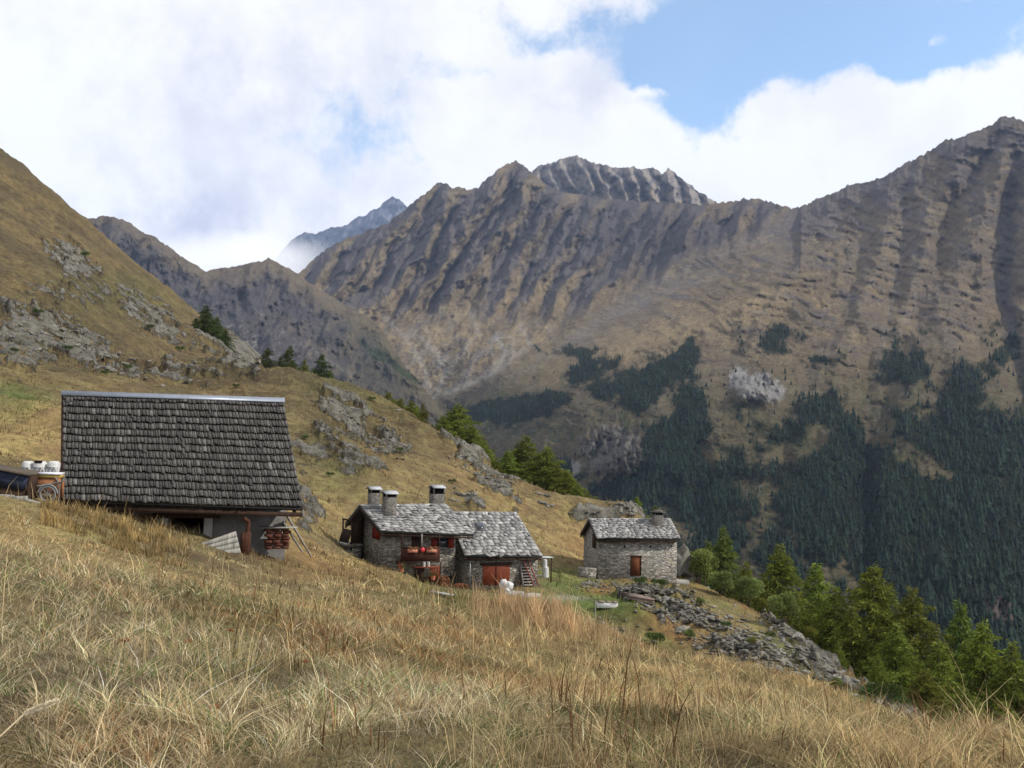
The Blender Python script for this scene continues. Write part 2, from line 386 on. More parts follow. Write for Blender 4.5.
V = np.vstack([V, [[0, 0, float(Z[0].mean())]]]); cidx = len(V) - 1
cap = np.stack([np.full(nc, cidx), (np.arange(nc) + 1) % nc, np.arange(nc)], -1)
Cf = np.vstack([C.reshape(-1, 3), [tan]]); Rf = np.append(RK.ravel(), 0)
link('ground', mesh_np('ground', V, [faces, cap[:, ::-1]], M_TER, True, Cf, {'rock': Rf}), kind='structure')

# ------------------------------------------------------------------ distant mountains
def pl(pts, x):
    a = np.array(pts, float); return np.interp(x, a[:, 0], a[:, 1])
def sheet(name, x0, x1, dx, ny, sil, bot, dctl, relief, colour, jag=1.5, seed=0, back=(250, -160)):
    px = np.arange(x0, x1 + .1, dx); top = pl(sil, px) + jag * fbm(px / 14., px * 0 + seed, 5, seed, .65) - jag * 1.3 * ridged(px / 8., px * 0 + seed + .3, 4, seed, .65); b = pl(bot, px)
    t = np.linspace(0, 1, ny) ** 1.15
    PXg = np.broadcast_to(px, (ny, len(px))); PYg = top[None] + (b - top)[None] * t[:, None]
    q = np.array(dctl, float); tp = TPS(q[:, :2] / 100, np.log(q[:, 2]), 1e-4)
    dep = np.exp(tp(PXg / 100, PYg / 100))
    rel, aux = relief(PXg, PYg, dep, PYg - top[None])
    edge = sst(0, 14, PYg - top[None])
    dep2 = dep - rel * (.35 + .65 * edge)
    P = at(PXg, PYg, dep2)
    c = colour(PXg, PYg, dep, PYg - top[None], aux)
    # far side of the mountain, falling away behind the crest
    rows = []; cr = []
    for k in (3, 2, 1):
        q_ = P[0].copy(); q_[:, 1] += back[0] * k; q_[:, 2] += back[1] * k; q_ += 25 * fbm(px / 20., px * 0 + k, 4, 77)[:, None]; rows.append(q_[None]); cr.append(c[:1] * .9)
    P = np.concatenate(rows + [P]); c = np.concatenate(cr + [c])
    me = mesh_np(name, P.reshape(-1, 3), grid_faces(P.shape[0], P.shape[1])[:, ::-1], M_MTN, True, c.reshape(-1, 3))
    return link(name, me, kind='structure'), tp

def tri(s):
    f = s - np.floor(s); return 1 - 2 * np.abs(f - .5) * 1.0
g_och = np.array([.250, .190, .112]); g_dry = np.array([.175, .137, .092]); g_oliv = np.array([.080, .072, .034]); r_viol = np.array([.105, .095, .098]); r_dark = np.array([.070, .066, .068]); s_light = np.array([.27, .25, .225]); shrub = np.array([.035, .050, .022]); r_white = np.array([.27, .26, .25])

SIL_MAIN = [(180,330),(240,330),(270,300),(303,272),(312,262),(320,255),(345,240),(360,236),(372,231),(385,226),(400,216),(412,205),(425,195),(440,183),(452,188),(470,191),(480,187),(490,178),(502,168),(515,162),(522,166),(530,173),(545,186),(560,193),(600,200),(640,203),(690,206),(720,205),(745,200),(765,201),(780,207),(796,210),(812,203),(838,193),(850,186),(870,183),(885,178),(900,168),(925,155),(945,142),(958,139),(975,133),(990,127),(1003,118),(1012,119),(1024,123),(1060,110),(1110,120),(1180,95),(1290,110)]
BOT_MAIN = [(180,420),(300,450),(430,520),(520,600),(640,660),(760,760),(1024,860),(1290,900)]
DC_MAIN = [(240,340,3300),(303,272,3700),(440,183,3900),(515,162,4000),(640,203,3900),(745,200,3500),(796,209,3200),(900,168,3000),(1010,118,2900),(1290,100,2800),
           (320,330,3050),(440,300,3200),(560,300,3050),(640,260,3300),(700,300,2500),(780,260,2600),(850,300,2150),(1000,300,2000),(1250,300,1900),
           (370,390,2500),(430,395,2450),(500,370,2350),(560,400,1950),(640,400,1700),(700,400,1600),(850,400,1500),(1000,400,1400),(1250,420,1300),
           (430,500,1850),(600,500,1400),(700,500,1260),(850,500,1150),(1000,500,1100),(1250,520,1000),(700,600,1000),(850,600,900),(1000,600,860),(850,760,690),(1000,760,660),(1250,760,640)]
def masks_main(px, py):
    w = fbm(px / 60., py / 60., 4, 101) * 24
    # line where the front flank crosses the massif: from the saddle down-left to the stream head
    line = pl([(300,470),(430,402),(500,372),(560,335),(600,305),(680,262),(760,232),(796,209),(900,100)], px)
    front = sst(-12, 10, py + .35 * w - line)
    return w, line, front
def relief_main(px, py, d, dt):
    w, line, front = masks_main(px, py)
    # centre massif: slanted ribs
    s1 = (px * .82 + py * .57 + w * .5) / 31. + .85 * fbm(px / 75., py / 110., 3, 119)
    s2 = (px * .80 + py * .60 + w * .7) / 13.
    amp = sst(0, 40, dt) * .6 + .4
    ribs = (.65 + .9 * fbm(px / 60., py / 70., 3, 118)).clip(.2, 1.6) * (tri(s1 + .22 * fbm(px / 30., py / 30., 4, 110)) - .5) * 190 + (tri(s2 + .5 * fbm(px / 25., py / 25., 4, 111)) - .5) * 60
    ribs = ribs * amp + 44 * ridged((px * .82 + py * .57) / 16., (py * .82 - px * .57) / 50., 4, 112, .6) + 7 * fbm(px / 5., py / 6., 3, 113, .7)
    low = sst(300, 345, py + .4 * w)          # smoother pasture foot with gullies
    foot = 60 * ridged((px + .3 * py) / 44., py / 50., 5, 115, .58) + 8 * fbm(px / 5., py / 5., 4, 116, .7)
    ribs = ribs * (1 - low) + foot * low
    # right mountain and flank: broad vertical gullies + ledges running gently down right
    th = (px + .6 * w - 1010) / (py + 170.)
    g1 = ridged(th * 4.2 + 7.3, py / 330. + .2, 3, 120, .5)
    g2 = ridged(th * 11. + 3.1, py / 130., 4, 121, .55)
    led = fbm((px) / 60., (py - .28 * px + .5 * w) / 9., 5, 122, .6)
    led2 = ridged((px) / 40., (py - .25 * px + .6 * w) / 16., 4, 123, .6)
    up = 1 - sst(290, 420, py)
    rt = 95 * g1 + 26 * g2 + (30 * led + 28 * led2) * (.4 + .6 * up) + 30 * fbm(px / 30., py / 26., 5, 124, .55) + 8 * ridged(px / 14., py / 20., 4, 125, .62)
    for pts, wd, dp in (([(110, 1012), (160, 985), (200, 957), (300, 925), (380, 890), (480, 868)], 12, 62), ([(160, 902), (230, 906), (300, 893), (370, 868)], 8, 30), ([(130, 1030), (220, 1006), (300, 1000), (350, 1010), (420, 1035)], 12, 75), ([(210, 840), (300, 800), (370, 745), (430, 700)], 10, 26), ([(190, 870), (260, 862), (330, 835), (400, 800), (480, 775)], 9, 28)):
        gx = pl(pts, py) + 10 * fbm(py / 24., px * 0 + dp, 4, 127); q = (px - gx) / wd; rt = rt - dp * np.exp(-q * q) * sst(0, 30, dt) + dp * .45 * np.exp(-((q - 2.1) / 1.2) ** 2) * sst(0, 30, dt)
    l2 = pl([(540, 356), (620, 350), (680, 332), (740, 303), (800, 262), (850, 225)], px) + 5 * fbm(px / 22., py * 0, 4, 128); e2 = py - l2
    rt = rt + 95 * sst(-5, 5, e2) * np.exp(-np.maximum(e2, 0) / 26.) * sst(530, 570, px) * (1 - sst(800, 850, px))
    rt = rt * (d / 2600.) ** .8 + 120 * sst(-10, 8, py + .35 * w - line) * np.exp(-np.maximum(py - line, 0) / 45.) * (1 - sst(740, 800, px))
    fr = 1 - sst(90, 170, px - 560 + 0) * 1.0
    rt2 = rt * (1 - .65 * np.exp(-((py - line - 24) / 28.) ** 2) * (px < 800))
    rel = ribs * (d / 3300.) * (1 - front) + rt2 * front
    for (cx, cy, rx, ry) in ((757, 386, 26, 16), (612, 450, 36, 28), (1000, 610, 20, 18)):
        mk = np.exp(-((px - cx) / rx) ** 4 - ((py - cy) / ry) ** 4); rel = rel + mk * (16 + 38 * ridged(px / 11., py / 26., 4, 126, .6)) * (d / 1500.)
    return rel, dict(s1=s1, g1=g1, g2=g2, led=led, led2=led2, front=front, line=line, w=w, low=low)
ROCKF = [(757,386,24,15,20,0,9e9,1.2),(740,380,14,14,0,0,9e9,1.1),(772,392,16,12,0,0,9e9,1.1),(575,468,8,10,50,0,9e9,.9),(600,440,36,24,10,0,9e9,.0)]
def colour_main(px, py, d, dt, a):
    n = fbm(px / 22., py / 22., 6, 130, .62); n2 = fbm(px / 7., py / 7., 4, 131, .65); n3 = fbm(px / 70., py / 60., 4, 132)
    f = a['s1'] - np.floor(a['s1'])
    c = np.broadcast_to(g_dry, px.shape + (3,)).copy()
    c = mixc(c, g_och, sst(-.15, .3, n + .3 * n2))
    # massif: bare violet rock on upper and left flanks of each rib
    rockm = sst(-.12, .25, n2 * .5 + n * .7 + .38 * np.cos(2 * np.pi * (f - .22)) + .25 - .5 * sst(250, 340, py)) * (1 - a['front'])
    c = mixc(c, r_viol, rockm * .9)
    c = mixc(c, g_och * 1.15, (1 - a['front']) * a['low'] * sst(-.2, .2, n) * .8)
    c = mixc(c, r_dark * 1.1, (1 - a['front']) * sst(.05, .35, n2 + n * .6) * a['low'] * .8)
    c = mixc(c, s_light, (1 - a['front']) * sst(.5, .8, ridged((px + .3 * py) / 44., py / 50., 3, 115, .58)) * a['low'] * .5)
    # dark band of crags below the central crest
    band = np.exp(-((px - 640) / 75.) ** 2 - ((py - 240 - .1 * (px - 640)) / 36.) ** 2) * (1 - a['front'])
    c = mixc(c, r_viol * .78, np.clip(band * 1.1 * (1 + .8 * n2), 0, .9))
    # right mountain
    fr = a['front']
    crag = sst(.1, .45, .6 * n + .7 * a['led'] + .35 * (1 - sst(10, 70, dt)) + .12)
    c = mixc(c, r_viol * 1.1, fr * crag * .8 * (1 - .5 * sst(300, 380, py)))
    c = mixc(c, r_viol * 1.3, fr * sst(.35, .75, a['g1'] * .6 + a['g2'] * .5) * .2)
    pale_st = np.exp(-((py - a['line'] - 10) / 6.) ** 2) * sst(560, 640, px) * (1 - sst(760, 800, px))
    c = mixc(c, s_light * .72, np.clip(pale_st * .5 * sst(-.3, .2, n2) + np.exp(-((py - a['line'] - 8 - .06 * (px - 440)) / 6.) ** 2) * (px > 440) * (px < 720) * .4, 0, .8))
    for pts, wd, st in (([(497, 338), (506, 352), (494, 372), (470, 384), (446, 393)], 3.2, .9), ([(424, 338), (436, 352), (446, 372), (434, 398)], 3., .8), ([(520, 325), (530, 345), (508, 362), (500, 372)], 2.4, .6), ([(470, 310), (478, 335), (462, 352), (446, 375)], 2.2, .6), ([(385, 318), (405, 336), (420, 360), (430, 390)], 2.6, .6)):
        dm = np.full(px.shape, 1e9); n_w = 5 * n2
        for (xa, ya), (xb, yb) in zip(pts[:-1], pts[1:]):
            tt = np.clip(((px - xa) * (xb - xa) + (py - ya) * (yb - ya)) / ((xb - xa) ** 2 + (yb - ya) ** 2), 0, 1); dm = np.minimum(dm, np.hypot(px + n_w - xa - tt * (xb - xa), py - ya - tt * (yb - ya)))
        c = mixc(c, s_light * 1.15, np.exp(-(dm / wd) ** 2) * st)
    c = mixc(c, g_och * 1.1, np.exp(-((px - 450) / 60.) ** 2 - ((py - 335) / 18.) ** 2) * sst(-.2, .2, n) * .7)
    c = mixc(c, g_och * 1.25, fr * np.exp(-((py - 345 + .35 * (px - 640)) / 16.) ** 2) * (px > 540) * (px < 800) * .6 * (1 - sst(760, 800, px)))
    streak = np.exp(-((px - 880 - 1.4 * 0 + .0 * py - (py - 200) * .0) / 6.) ** 2)
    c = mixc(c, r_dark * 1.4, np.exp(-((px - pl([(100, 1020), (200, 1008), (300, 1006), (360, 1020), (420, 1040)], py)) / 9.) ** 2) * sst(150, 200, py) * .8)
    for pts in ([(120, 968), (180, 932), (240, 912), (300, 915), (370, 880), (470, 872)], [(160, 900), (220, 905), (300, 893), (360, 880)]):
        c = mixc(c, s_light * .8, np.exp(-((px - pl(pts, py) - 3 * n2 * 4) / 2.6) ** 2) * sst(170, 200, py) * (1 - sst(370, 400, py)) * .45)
    # greener, brushy lower slopes
    lo = sst(330, 430, py + 30 * n3) * fr
    c = mixc(c, g_oliv, lo * .55); c = mixc(c, shrub, lo * sst(.0, .25, n + .4 * n2) * .7)
    c = mixc(c, shrub * .42, sst(.22, .5, forest(px, py)) * .96)  # forest floor colour darkened in place of mountain and cloud shadow
    c = mixc(c, s_light * .7, np.clip(sst(.2, .4, n2 + .2 * n) * lo * .5, 0, 1) * (1 - sst(.2, .5, forest(px, py))))
    rw = np.zeros_like(px)
    for (cx, cy, rx, ry, t, _, _, w_) in ROCKF: rw = np.maximum(rw, w_ * np.exp(-((px - cx) / rx) ** 2 - ((py - cy) / ry) ** 2))
    c = mixc(c, r_white, sst(.4, .75, rw + .5 * n2))
    cl = np.exp(-((px - 612) / 36.) ** 2 - ((py - 450) / 28.) ** 2); c = mixc(c, np.array([.15, .138, .128]) * (1 + .9 * n2)[..., None].clip(.4, 1.7), sst(.35, .6, cl + .4 * n2) * .9)
    cl = np.exp(-((px - 1000) / 24.) ** 2 - ((py - 610) / 20.) ** 2); c = mixc(c, np.array([.15, .125, .118]), sst(.45, .8, cl + .5 * n2) * .8)
    return c
FOR = [ # px, py, rx, ry, tilt, weight
    (610,385,34,16,-25,.8),(650,385,40,17,-38,1.2),(680,365,26,13,-50,1.1),(690,420,18,36,0,1.2),(660,460,42,36,20,1.3),(695,490,50,34,30,1.3),(630,500,40,26,30,1.1),(720,540,30,26,40,1.),(565,470,20,16,20,.8),
    (510,410,42,13,-5,1.1),(545,400,26,10,-5,.9),(590,370,40,13,-18,.75),(575,352,30,9,0,.5),
    (395,365,34,5,38,1.0),(370,350,22,5,40,.8),(430,388,20,6,30,.5),
    (900,520,120,60,10,1.5),(830,500,60,46,0,1.2),(980,560,90,90,0,1.6),(1000,450,70,40,20,1.1),(860,470,50,30,20,1.0),(960,400,26,36,10,1.),(900,370,30,30,20,.75),(900,345,16,14,0,.6),(1000,350,24,40,20,.55),
    (830,400,40,20,-10,.65),(780,340,34,18,0,.6),(740,400,14,26,0,.6),(790,430,36,14,-30,.75),(730,470,40,20,10,.7),(850,430,40,22,20,.75),(700,560,40,30,20,.6),(740,620,60,40,30,.8),(1100,600,140,140,0,1.5),(780,560,30,40,0,.9),
    (820,360,30,10,10,.5),(940,440,70,30,10,.9)]
def forest(px, py):
    s = np.zeros_like(px)
    for (cx, cy, rx, ry, t, w) in FOR:
        a = math.radians(t); u = ((px - cx) * math.cos(a) + (py - cy) * math.sin(a)) / rx; v = (-(px - cx) * math.sin(a) + (py - cy) * math.cos(a)) / ry
        s = np.maximum(s, w * np.exp(-(u * u + v * v)))
    cut = np.exp(-((px - 612) / 30.) ** 2 - ((py - 447) / 22.) ** 2) * 1.2 + np.exp(-((px - 757) / 26.) ** 2 - ((py - 388) / 14.) ** 2) * 1.2
    cut = cut + np.exp(-((px - pl([(380, 860), (430, 880), (470, 930), (500, 960)], py)) / 12.) ** 2) * (py > 380) * (py < 480) * .7 + .8 * np.exp(-((px - 1000) / 18.) ** 2 - ((py - 610) / 16.) ** 2)
    return s * .92 + .75 * fbm(px / 26., py / 20., 6, 140, .66) - cut
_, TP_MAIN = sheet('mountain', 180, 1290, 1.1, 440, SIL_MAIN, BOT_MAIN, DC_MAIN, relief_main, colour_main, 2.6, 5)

# bright crags behind the central crest
def relief_pk(px, py, d, dt):
    s = (px * .93 - py * .40 + 10 * fbm(px / 30., py / 30., 4, 150)) / 15.
    return (tri(s) - .5) * 170 + 90 * ridged(px / 16., py / 26., 4, 151, .6), dict(s=s)
def colour_pk(px, py, d, dt, a):
    n = fbm(px / 9., py / 9., 4, 160, .6); c = np.broadcast_to(np.array([.27, .235, .205]), px.shape + (3,)).copy()
    c = mixc(c, r_viol * 1.2, sst(-.1, .3, n)); return mixc(c, g_och, sst(0, .4, -n) * sst(8, 25, dt) * .8)
sheet('mountain', 510, 770, 1.1, 90, [(510,190),(530,176),(537,168),(545,166),(556,163),(566,158),(575,156),(583,160),(600,166),(612,167),(622,170),(632,168),(640,171),(650,168),(657,171),(662,176),(668,169),(680,178),(695,190),(706,197),(716,204),(740,222),(770,240)],
      [(510,270),(770,290)], [(510,200,5200),(640,170,5000),(770,230,4800),(510,270,4600),(770,290,4400),(640,270,4500)], relief_pk, colour_pk, 2.4, 9)
# back-left ridge
def relief_lf(px, py, d, dt):
    w = 20 * fbm(px / 50., py / 50., 4, 170)
    s = (px * .8 + py * .75 + w) / 42.
    return (tri(s) - .5) * 120 + 70 * ridged((px + .4 * py) / 34., (py - .5 * px) / 60., 5, 171, .62) + 9 * fbm(px / 6., py / 6., 4, 172, .7), dict(s=s, w=w)
def colour_lf(px, py, d, dt, a):
    n = fbm(px / 20., py / 20., 5, 180, .62); n2 = fbm(px / 6., py / 6., 4, 181, .65)
    c = np.broadcast_to(r_viol * .85, px.shape + (3,)).copy()
    c = mixc(c, r_dark, sst(0, .3, n2) * .6)
    gr = np.clip((1 - sst(4, 26, dt + 20 * n)) * .8 + sst(0, .3, n) * .6 * sst(230, 330, px), 0, 1); c = mixc(c, g_dry * .95, gr)
    c = mixc(c, s_light * .9, sst(.1, .35, n2 + .3 * n) * np.exp(-((px - 235 - .4 * (py - 350)) / 60.) ** 2 - ((py - 350) / 36.) ** 2) * 1.0)
    dd = np.abs(py - pl([(200, 275), (290, 335), (330, 362), (380, 395), (430, 420)], px)) ; c = mixc(c, s_light, np.exp(-(dd / 3.2) ** 2) * .5 * (px > 250) * (px < 360) * sst(-.1, .2, n2))
    c = mixc(c, g_oliv * 1.2, sst(300, 400, px) * .5)
    return mixc(c, shrub, sst(.3, .6, forest(px, py)) * .9)
sheet('mountain', 20, 470, 1.1, 220, [(20,250),(60,234),(80,224),(88,220),(100,217),(112,217),(122,220),(132,226),(142,233),(150,236),(156,238),(160,243),(172,250),(185,260),(196,267),(206,272),(225,269),(240,267),(252,264),(262,262),(268,259),(275,263),(290,270),(300,276),(315,288),(335,300),(352,310),(375,322),(388,340),(402,364),(418,384),(432,400),(470,440)],
      [(20,480),(250,480),(430,500),(470,520)], [(20,250,3000),(110,217,3000),(206,272,3000),(268,259,3100),(352,310,2900),(432,400,2350),(100,330,2500),(250,360,2300),(350,400,2150),(20,480,1800),(250,480,1700),(430,500,1700)], relief_lf, colour_lf, 1.9, 13)
# far blue peak
def relief_fp(px, py, d, dt): return 200 * ridged(px / 20., py / 25., 5, 190, .6), {}
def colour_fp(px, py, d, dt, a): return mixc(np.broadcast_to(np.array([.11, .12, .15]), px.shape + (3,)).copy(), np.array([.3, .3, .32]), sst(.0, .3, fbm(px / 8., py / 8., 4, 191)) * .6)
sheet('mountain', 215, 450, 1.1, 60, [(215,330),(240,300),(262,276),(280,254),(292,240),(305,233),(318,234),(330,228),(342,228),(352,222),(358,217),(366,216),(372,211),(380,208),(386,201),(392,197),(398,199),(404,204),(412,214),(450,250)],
      [(215,350),(450,350)], [(280,250,9500),(392,197,9000),(450,250,9000),(280,330,8000),(450,330,8000)], relief_fp, colour_fp, 1.5, 15)
# ------------------------------------------------------------------ air: haze box and valley cloud
def volume_mat(name, dens, col, aniso=0.0, noisy=None):
    m = bpy.data.materials.new(name); m.use_nodes = True; g = NG(m.node_tree)
    for n in list(g.n): g.n.remove(n)
    pv = g.new('ShaderNodeVolumePrincipled'); pv.inputs['Color'].default_value = (*col, 1); pv.inputs['Anisotropy'].default_value = aniso
    pv.inputs['Density'].default_value = dens
    if noisy: g.put(pv.inputs['Density'], noisy(g))
    o = g.new('ShaderNodeOutputMaterial'); g.l.new(pv.outputs[0], o.inputs['Volume'])
    return m
def box_v(x0, x1, y0, y1, z0, z1):
    v = np.array([(x, y, z) for z in (z0, z1) for y in (y0, y1) for x in (x0, x1)], float)
    f = np.array([(0, 2, 3, 1), (4, 5, 7, 6), (0, 1, 5, 4), (2, 6, 7, 3), (0, 4, 6, 2), (1, 3, 7, 5)]); return v, f
v_, f_ = box_v(-6500, 7500, -1700, 11000, -780, 2700)
M_HAZE = volume_mat('haze_air', 3.1e-5, (.50, .66, 1.0))
link('haze', mesh_np('haze', v_, f_, M_HAZE), kind='stuff')

# ------------------------------------------------------------------ foliage helpers
def foliage_mat(name, base, var=.35, transl=.25):
    m, g, b = new_mat(name, .8, .15)
    col = attr(g, 'Col'); oi = g.new('ShaderNodeObjectInfo')
    h = g.new('ShaderNodeHueSaturation'); g.put(h.inputs['Color'], col)
    g.put(h.inputs['Hue'], g.map(oi.outputs['Random'], 0, 1, .485, .515)); g.put(h.inputs['Value'], g.map(oi.outputs['Random'], 0, 1, 1 - var, 1 + var))
    g.put(b.inputs['Base Color'], h.outputs[0])
    if transl:
        tr = g.new('ShaderNodeBsdfTranslucent'); g.put(tr.inputs[0], h.outputs[0]); ms = g.new('ShaderNodeMixShader'); ms.inputs[0].default_value = transl
        g.l.new(b.outputs[0], ms.inputs[1]); g.l.new(tr.outputs[0], ms.inputs[2]); g.l.new(ms.outputs[0], g.n['Material Output'].inputs[0])
    return m
M_CON = foliage_mat('larch_needles', None, .22); M_BUSH = foliage_mat('bush_leaves', None, .2); M_GRASS = foliage_mat('dry_grass_blades', None, 0, .35)
def bark_mat():
    m, g, b = new_mat('bark', .95, .1); v = objvec(g, (4, 4, .8)); n = g.noise(v, 3, 5, .7)
    g.put(b.inputs['Base Color'], g.ramp(n, [(.3, (.03, .022, .016)), (.7, (.13, .10, .075))])); g.put(b.inputs['Normal'], g.bump(n, .8, .05)); return m
M_BARK = bark_mat()
def unit(v): return v / (np.linalg.norm(v, axis=-1, keepdims=True) + 1e-9)
def leaves(P, axis, length, width, rng, col):
    """pointed quads: P base (n,3), axis direction, per-leaf length and width"""
    n = len(P); r = unit(rng.normal(size=(n, 3))); side = unit(np.cross(axis, r))
    L = np.asarray(length)[:, None]; W = np.asarray(width)[:, None]
    V = np.stack([P, P + axis * L * .5 + side * W * .5, P + axis * L, P + axis * L * .45 - side * W * .5], 1).reshape(-1, 3)
    return V, np.arange(4 * n).reshape(-1, 4), np.repeat(col, 4, 0)
def cone_tube(p0, p1, r0, r1, k=7):
    p0 = np.asarray(p0, float); p1 = np.asarray(p1, float); a = unit((p1 - p0)[None])[0]
    b = np.cross(a, [0.3, .9, .2]); b = b / np.linalg.norm(b); c = np.cross(a, b); t = np.arange(k) * 2 * np.pi / k
    ring = np.cos(t)[:, None] * b + np.sin(t)[:, None] * c
    V = np.vstack([p0 + ring * r0, p1 + ring * r1]); i = np.arange(k); j = (i + 1) % k
    return V, np.stack([i, j, j + k, i + k], -1)
def join(parts):
    Vs, Fs, Cs = [], [], []; o = 0
    for p in parts:
        Vs.append(p[0]); Fs.append(p[1] + o); o += len(p[0])
        if len(p) > 2: Cs.append(p[2])
    return np.vstack(Vs), np.vstack(Fs), (np.vstack(Cs) if Cs else None)
def conifer(seed, H=14., R=3.6, wild=.25, tone=(.165, .215, .036), n_wh=40, bend=0.):
    rng = np.random.RandomState(seed); P, A, L, W, T = [], [], [], [], []; tubes = []
    tubes.append(cone_tube((0, 0, -3), (0, 0, H * .5), H * .018, H * .011, 8)); tubes.append(cone_tube((0, 0, H * .5), (0, 0, H * .985), H * .011, .02, 6))
    az_lobe = rng.rand(5) * 6.28
    for w in range(n_wh):
        t = (w + rng.rand() * .8) / n_wh; z = H * (.08 + .91 * t)
        prof = (1 - t) ** .92 * (1 - .5 * math.exp(-t * 8)) * 1.35
        nb = rng.randint(6, 10)
        for b in range(nb):
            a = rng.rand() * 6.283; l = R * prof * (1 + wild * rng.normal() + .12 * math.sin(2 * a + az_lobe[0] + 4 * t)); l = max(l, .25)
            dr = np.array([math.sin(a), math.cos(a), 0]); rise = .25 + .5 * t
            k = max(3, int(l * 15)); s = (np.arange(k) + rng.rand(k)) / k
            s = s ** .75
            pos = dr * (l * s)[:, None]; pos[:, 2] = z + l * (rise * s - .55 * s * s) 
            lat = np.cross(dr, [0, 0, 1]); off = rng.normal(size=k) * l * .14 * (1.15 - s); pos += lat * off[:, None]; pos[:, 2] += rng.normal(size=k) * .12 - .05
            m = 2
            for q in range(m):
                ax = dr * (.7) + lat * np.sign(off)[:, None] * .5 + np.array([0, 0, -.25]) + rng.normal(size=(k, 3)) * .42
                P.append(pos); A.append(unit(ax)); L.append(.26 + .28 * rng.rand(k)); W.append(.07 + .08 * rng.rand(k)); T.append(.55 + .55 * rng.rand(k) + .5 * (rng.rand() - .5))
            if b % 3 == 0 and l > 1: tubes.append(cone_tube((0, 0, z), pos[-1] * [.85, .85, 1], .035, .01, 3))
    P = np.vstack(P); A = np.vstack(A); L = np.concatenate(L); W = np.concatenate(W); T = np.concatenate(T)
    hue = np.array(tone)[None] * T[:, None]; yel = rng.rand(len(T)) < .25; hue[yel] *= [1.35, 1.15, .9]
    V, Fc, Cc = leaves(P, A, L, W, rng, hue)
    Vt, Ft, _ = join([q_[:2] for q_ in tubes])
    crown = mesh_np('crown', V, Fc, M_CON, False, Cc); trunk = mesh_np('trunk', Vt, Ft, M_BARK, True)
    return crown, trunk
CONS = [conifer(1, 14, 3.9, .22), conifer(2, 14, 3.3, .28), conifer(3, 14, 4.3, .3, (.16, .195, .032)), conifer(4, 14, 3.2, .2, (.12, .165, .034)), conifer(5, 14, 4.8, .2, (.165, .20, .032))]
SMALLC = [conifer(11, 10, 3.2, .3, (.07, .10, .022), 26), conifer(12, 10, 2.4, .25, (.14, .15, .025), 26), conifer(13, 10, 3.8, .3, (.06, .09, .022), 26)]
def plant_tree(kind, src, px, topy, d, label, group, wscale=1.0, srcH=14., name='larch_tree', zoff=0, minh=5., maxh=22.):
    p = at(px, topy, d); g = float(ground(p[0], p[1])[0]) + zoff; h = min(max(p[2] - g, minh), maxh); z = p[2] - h
    o = empty(name, (p[0], p[1], z), random.random() * 6.28, label, 'tree', group)
    sc = h / srcH; ws = wscale * 1.15 * (.5 * sc + .5) if h > 6 else sc * wscale
    o.scale = (ws, ws, sc)
    for nm, me in zip(('crown', 'trunk'), src): link(nm, me, o)
    return o
random.seed(4)

# low cloud hanging in the gap before the far blue peak
def mist_density(g):
    v = objvec(g); n = g.noise(v, .0030, 7, .68); t = g.new('ShaderNodeTexCoord'); sp = g.new('ShaderNodeVectorMath', operation='LENGTH'); mp = g.new('ShaderNodeMapping'); g.l.new(t.outputs['Generated'], mp.inputs[0]); mp.inputs['Location'].default_value = (-1, -1, -1); mp.inputs['Scale'].default_value = (2, 2, 2)
    g.l.new(mp.outputs[0], sp.inputs[0]); fall = g.map(sp.outputs['Value'], .1, 1.0, 1.0, 0.0, True)
    return g.m('MULTIPLY', g.map(g.m('ADD', g.m('MULTIPLY', fall, .8), n), .70, 1.35, 0, 1), .0045)
M_MIST = volume_mat('low_cloud', .01, (1, 1, 1), .3, mist_density)
import bmesh
for (x, y, d, rx, ry, rz) in ((235, 268, 7300, 1100, 700, 420),):
    bm = bmesh.new(); bmesh.ops.create_icosphere(bm, subdivisions=3, radius=1); me = bpy.data.meshes.new('low_cloud'); bm.to_mesh(me); bm.free(); me.materials.append(M_MIST)
    for v in me.vertices: v.co = (v.co.x * rx, v.co.y * ry, v.co.z * rz)
    o = link('low_cloud', me, kind='stuff'); o.location = at(x, y, d)
# ------------------------------------------------------------------ building materials
def stone_mat(name, lo=(.10, .095, .085), hi=(.42, .40, .36), cell=3.2, tint=(.30, .24, .17)):
    m, g, b = new_mat(name, .95, .1)
    v = objvec(g, (1, 1, 2.6)); nz = g.noise(v, 2.0, 3, .6, out=1)
    va = g.new('ShaderNodeVectorMath', operation='MULTIPLY_ADD'); g.l.new(nz, va.inputs[0]); va.inputs[1].default_value = (.35, .35, .35); g.l.new(v, va.inputs[2])
    vo = g.new('ShaderNodeTexVoronoi'); vo.inputs['Scale'].default_value = cell; g.l.new(va.outputs[0], vo.inputs['Vector'])
    ve = g.new('ShaderNodeTexVoronoi', feature='DISTANCE_TO_EDGE'); ve.inputs['Scale'].default_value = cell; g.l.new(va.outputs[0], ve.inputs['Vector'])
    s = g.new('ShaderNodeSeparateColor'); g.l.new(vo.outputs['Color'], s.inputs[0])
    c = g.mix(s.outputs[0], lo, hi); c = g.mix(g.map(s.outputs[1], .7, .95, 0, .6), c, tint)
    n = g.noise(v, 9, 5, .7); c = g.mix(g.map(n, .3, .7, 0, .35), c, (.08, .075, .065))
    gap = g.map(ve.outputs[0], .0, .09, 1, 0); c = g.mix(g.m('MULTIPLY', gap, .75), c, (.06, .052, .042))
    g.put(b.inputs['Base Color'], c); g.put(b.inputs['Normal'], g.bump(g.m('ADD', g.map(ve.outputs[0], 0, .15, 0, 1), g.m('ADD', g.m('MULTIPLY', s.outputs[2], .7), g.m('MULTIPLY', n, .3))), .9, .07))
    return m
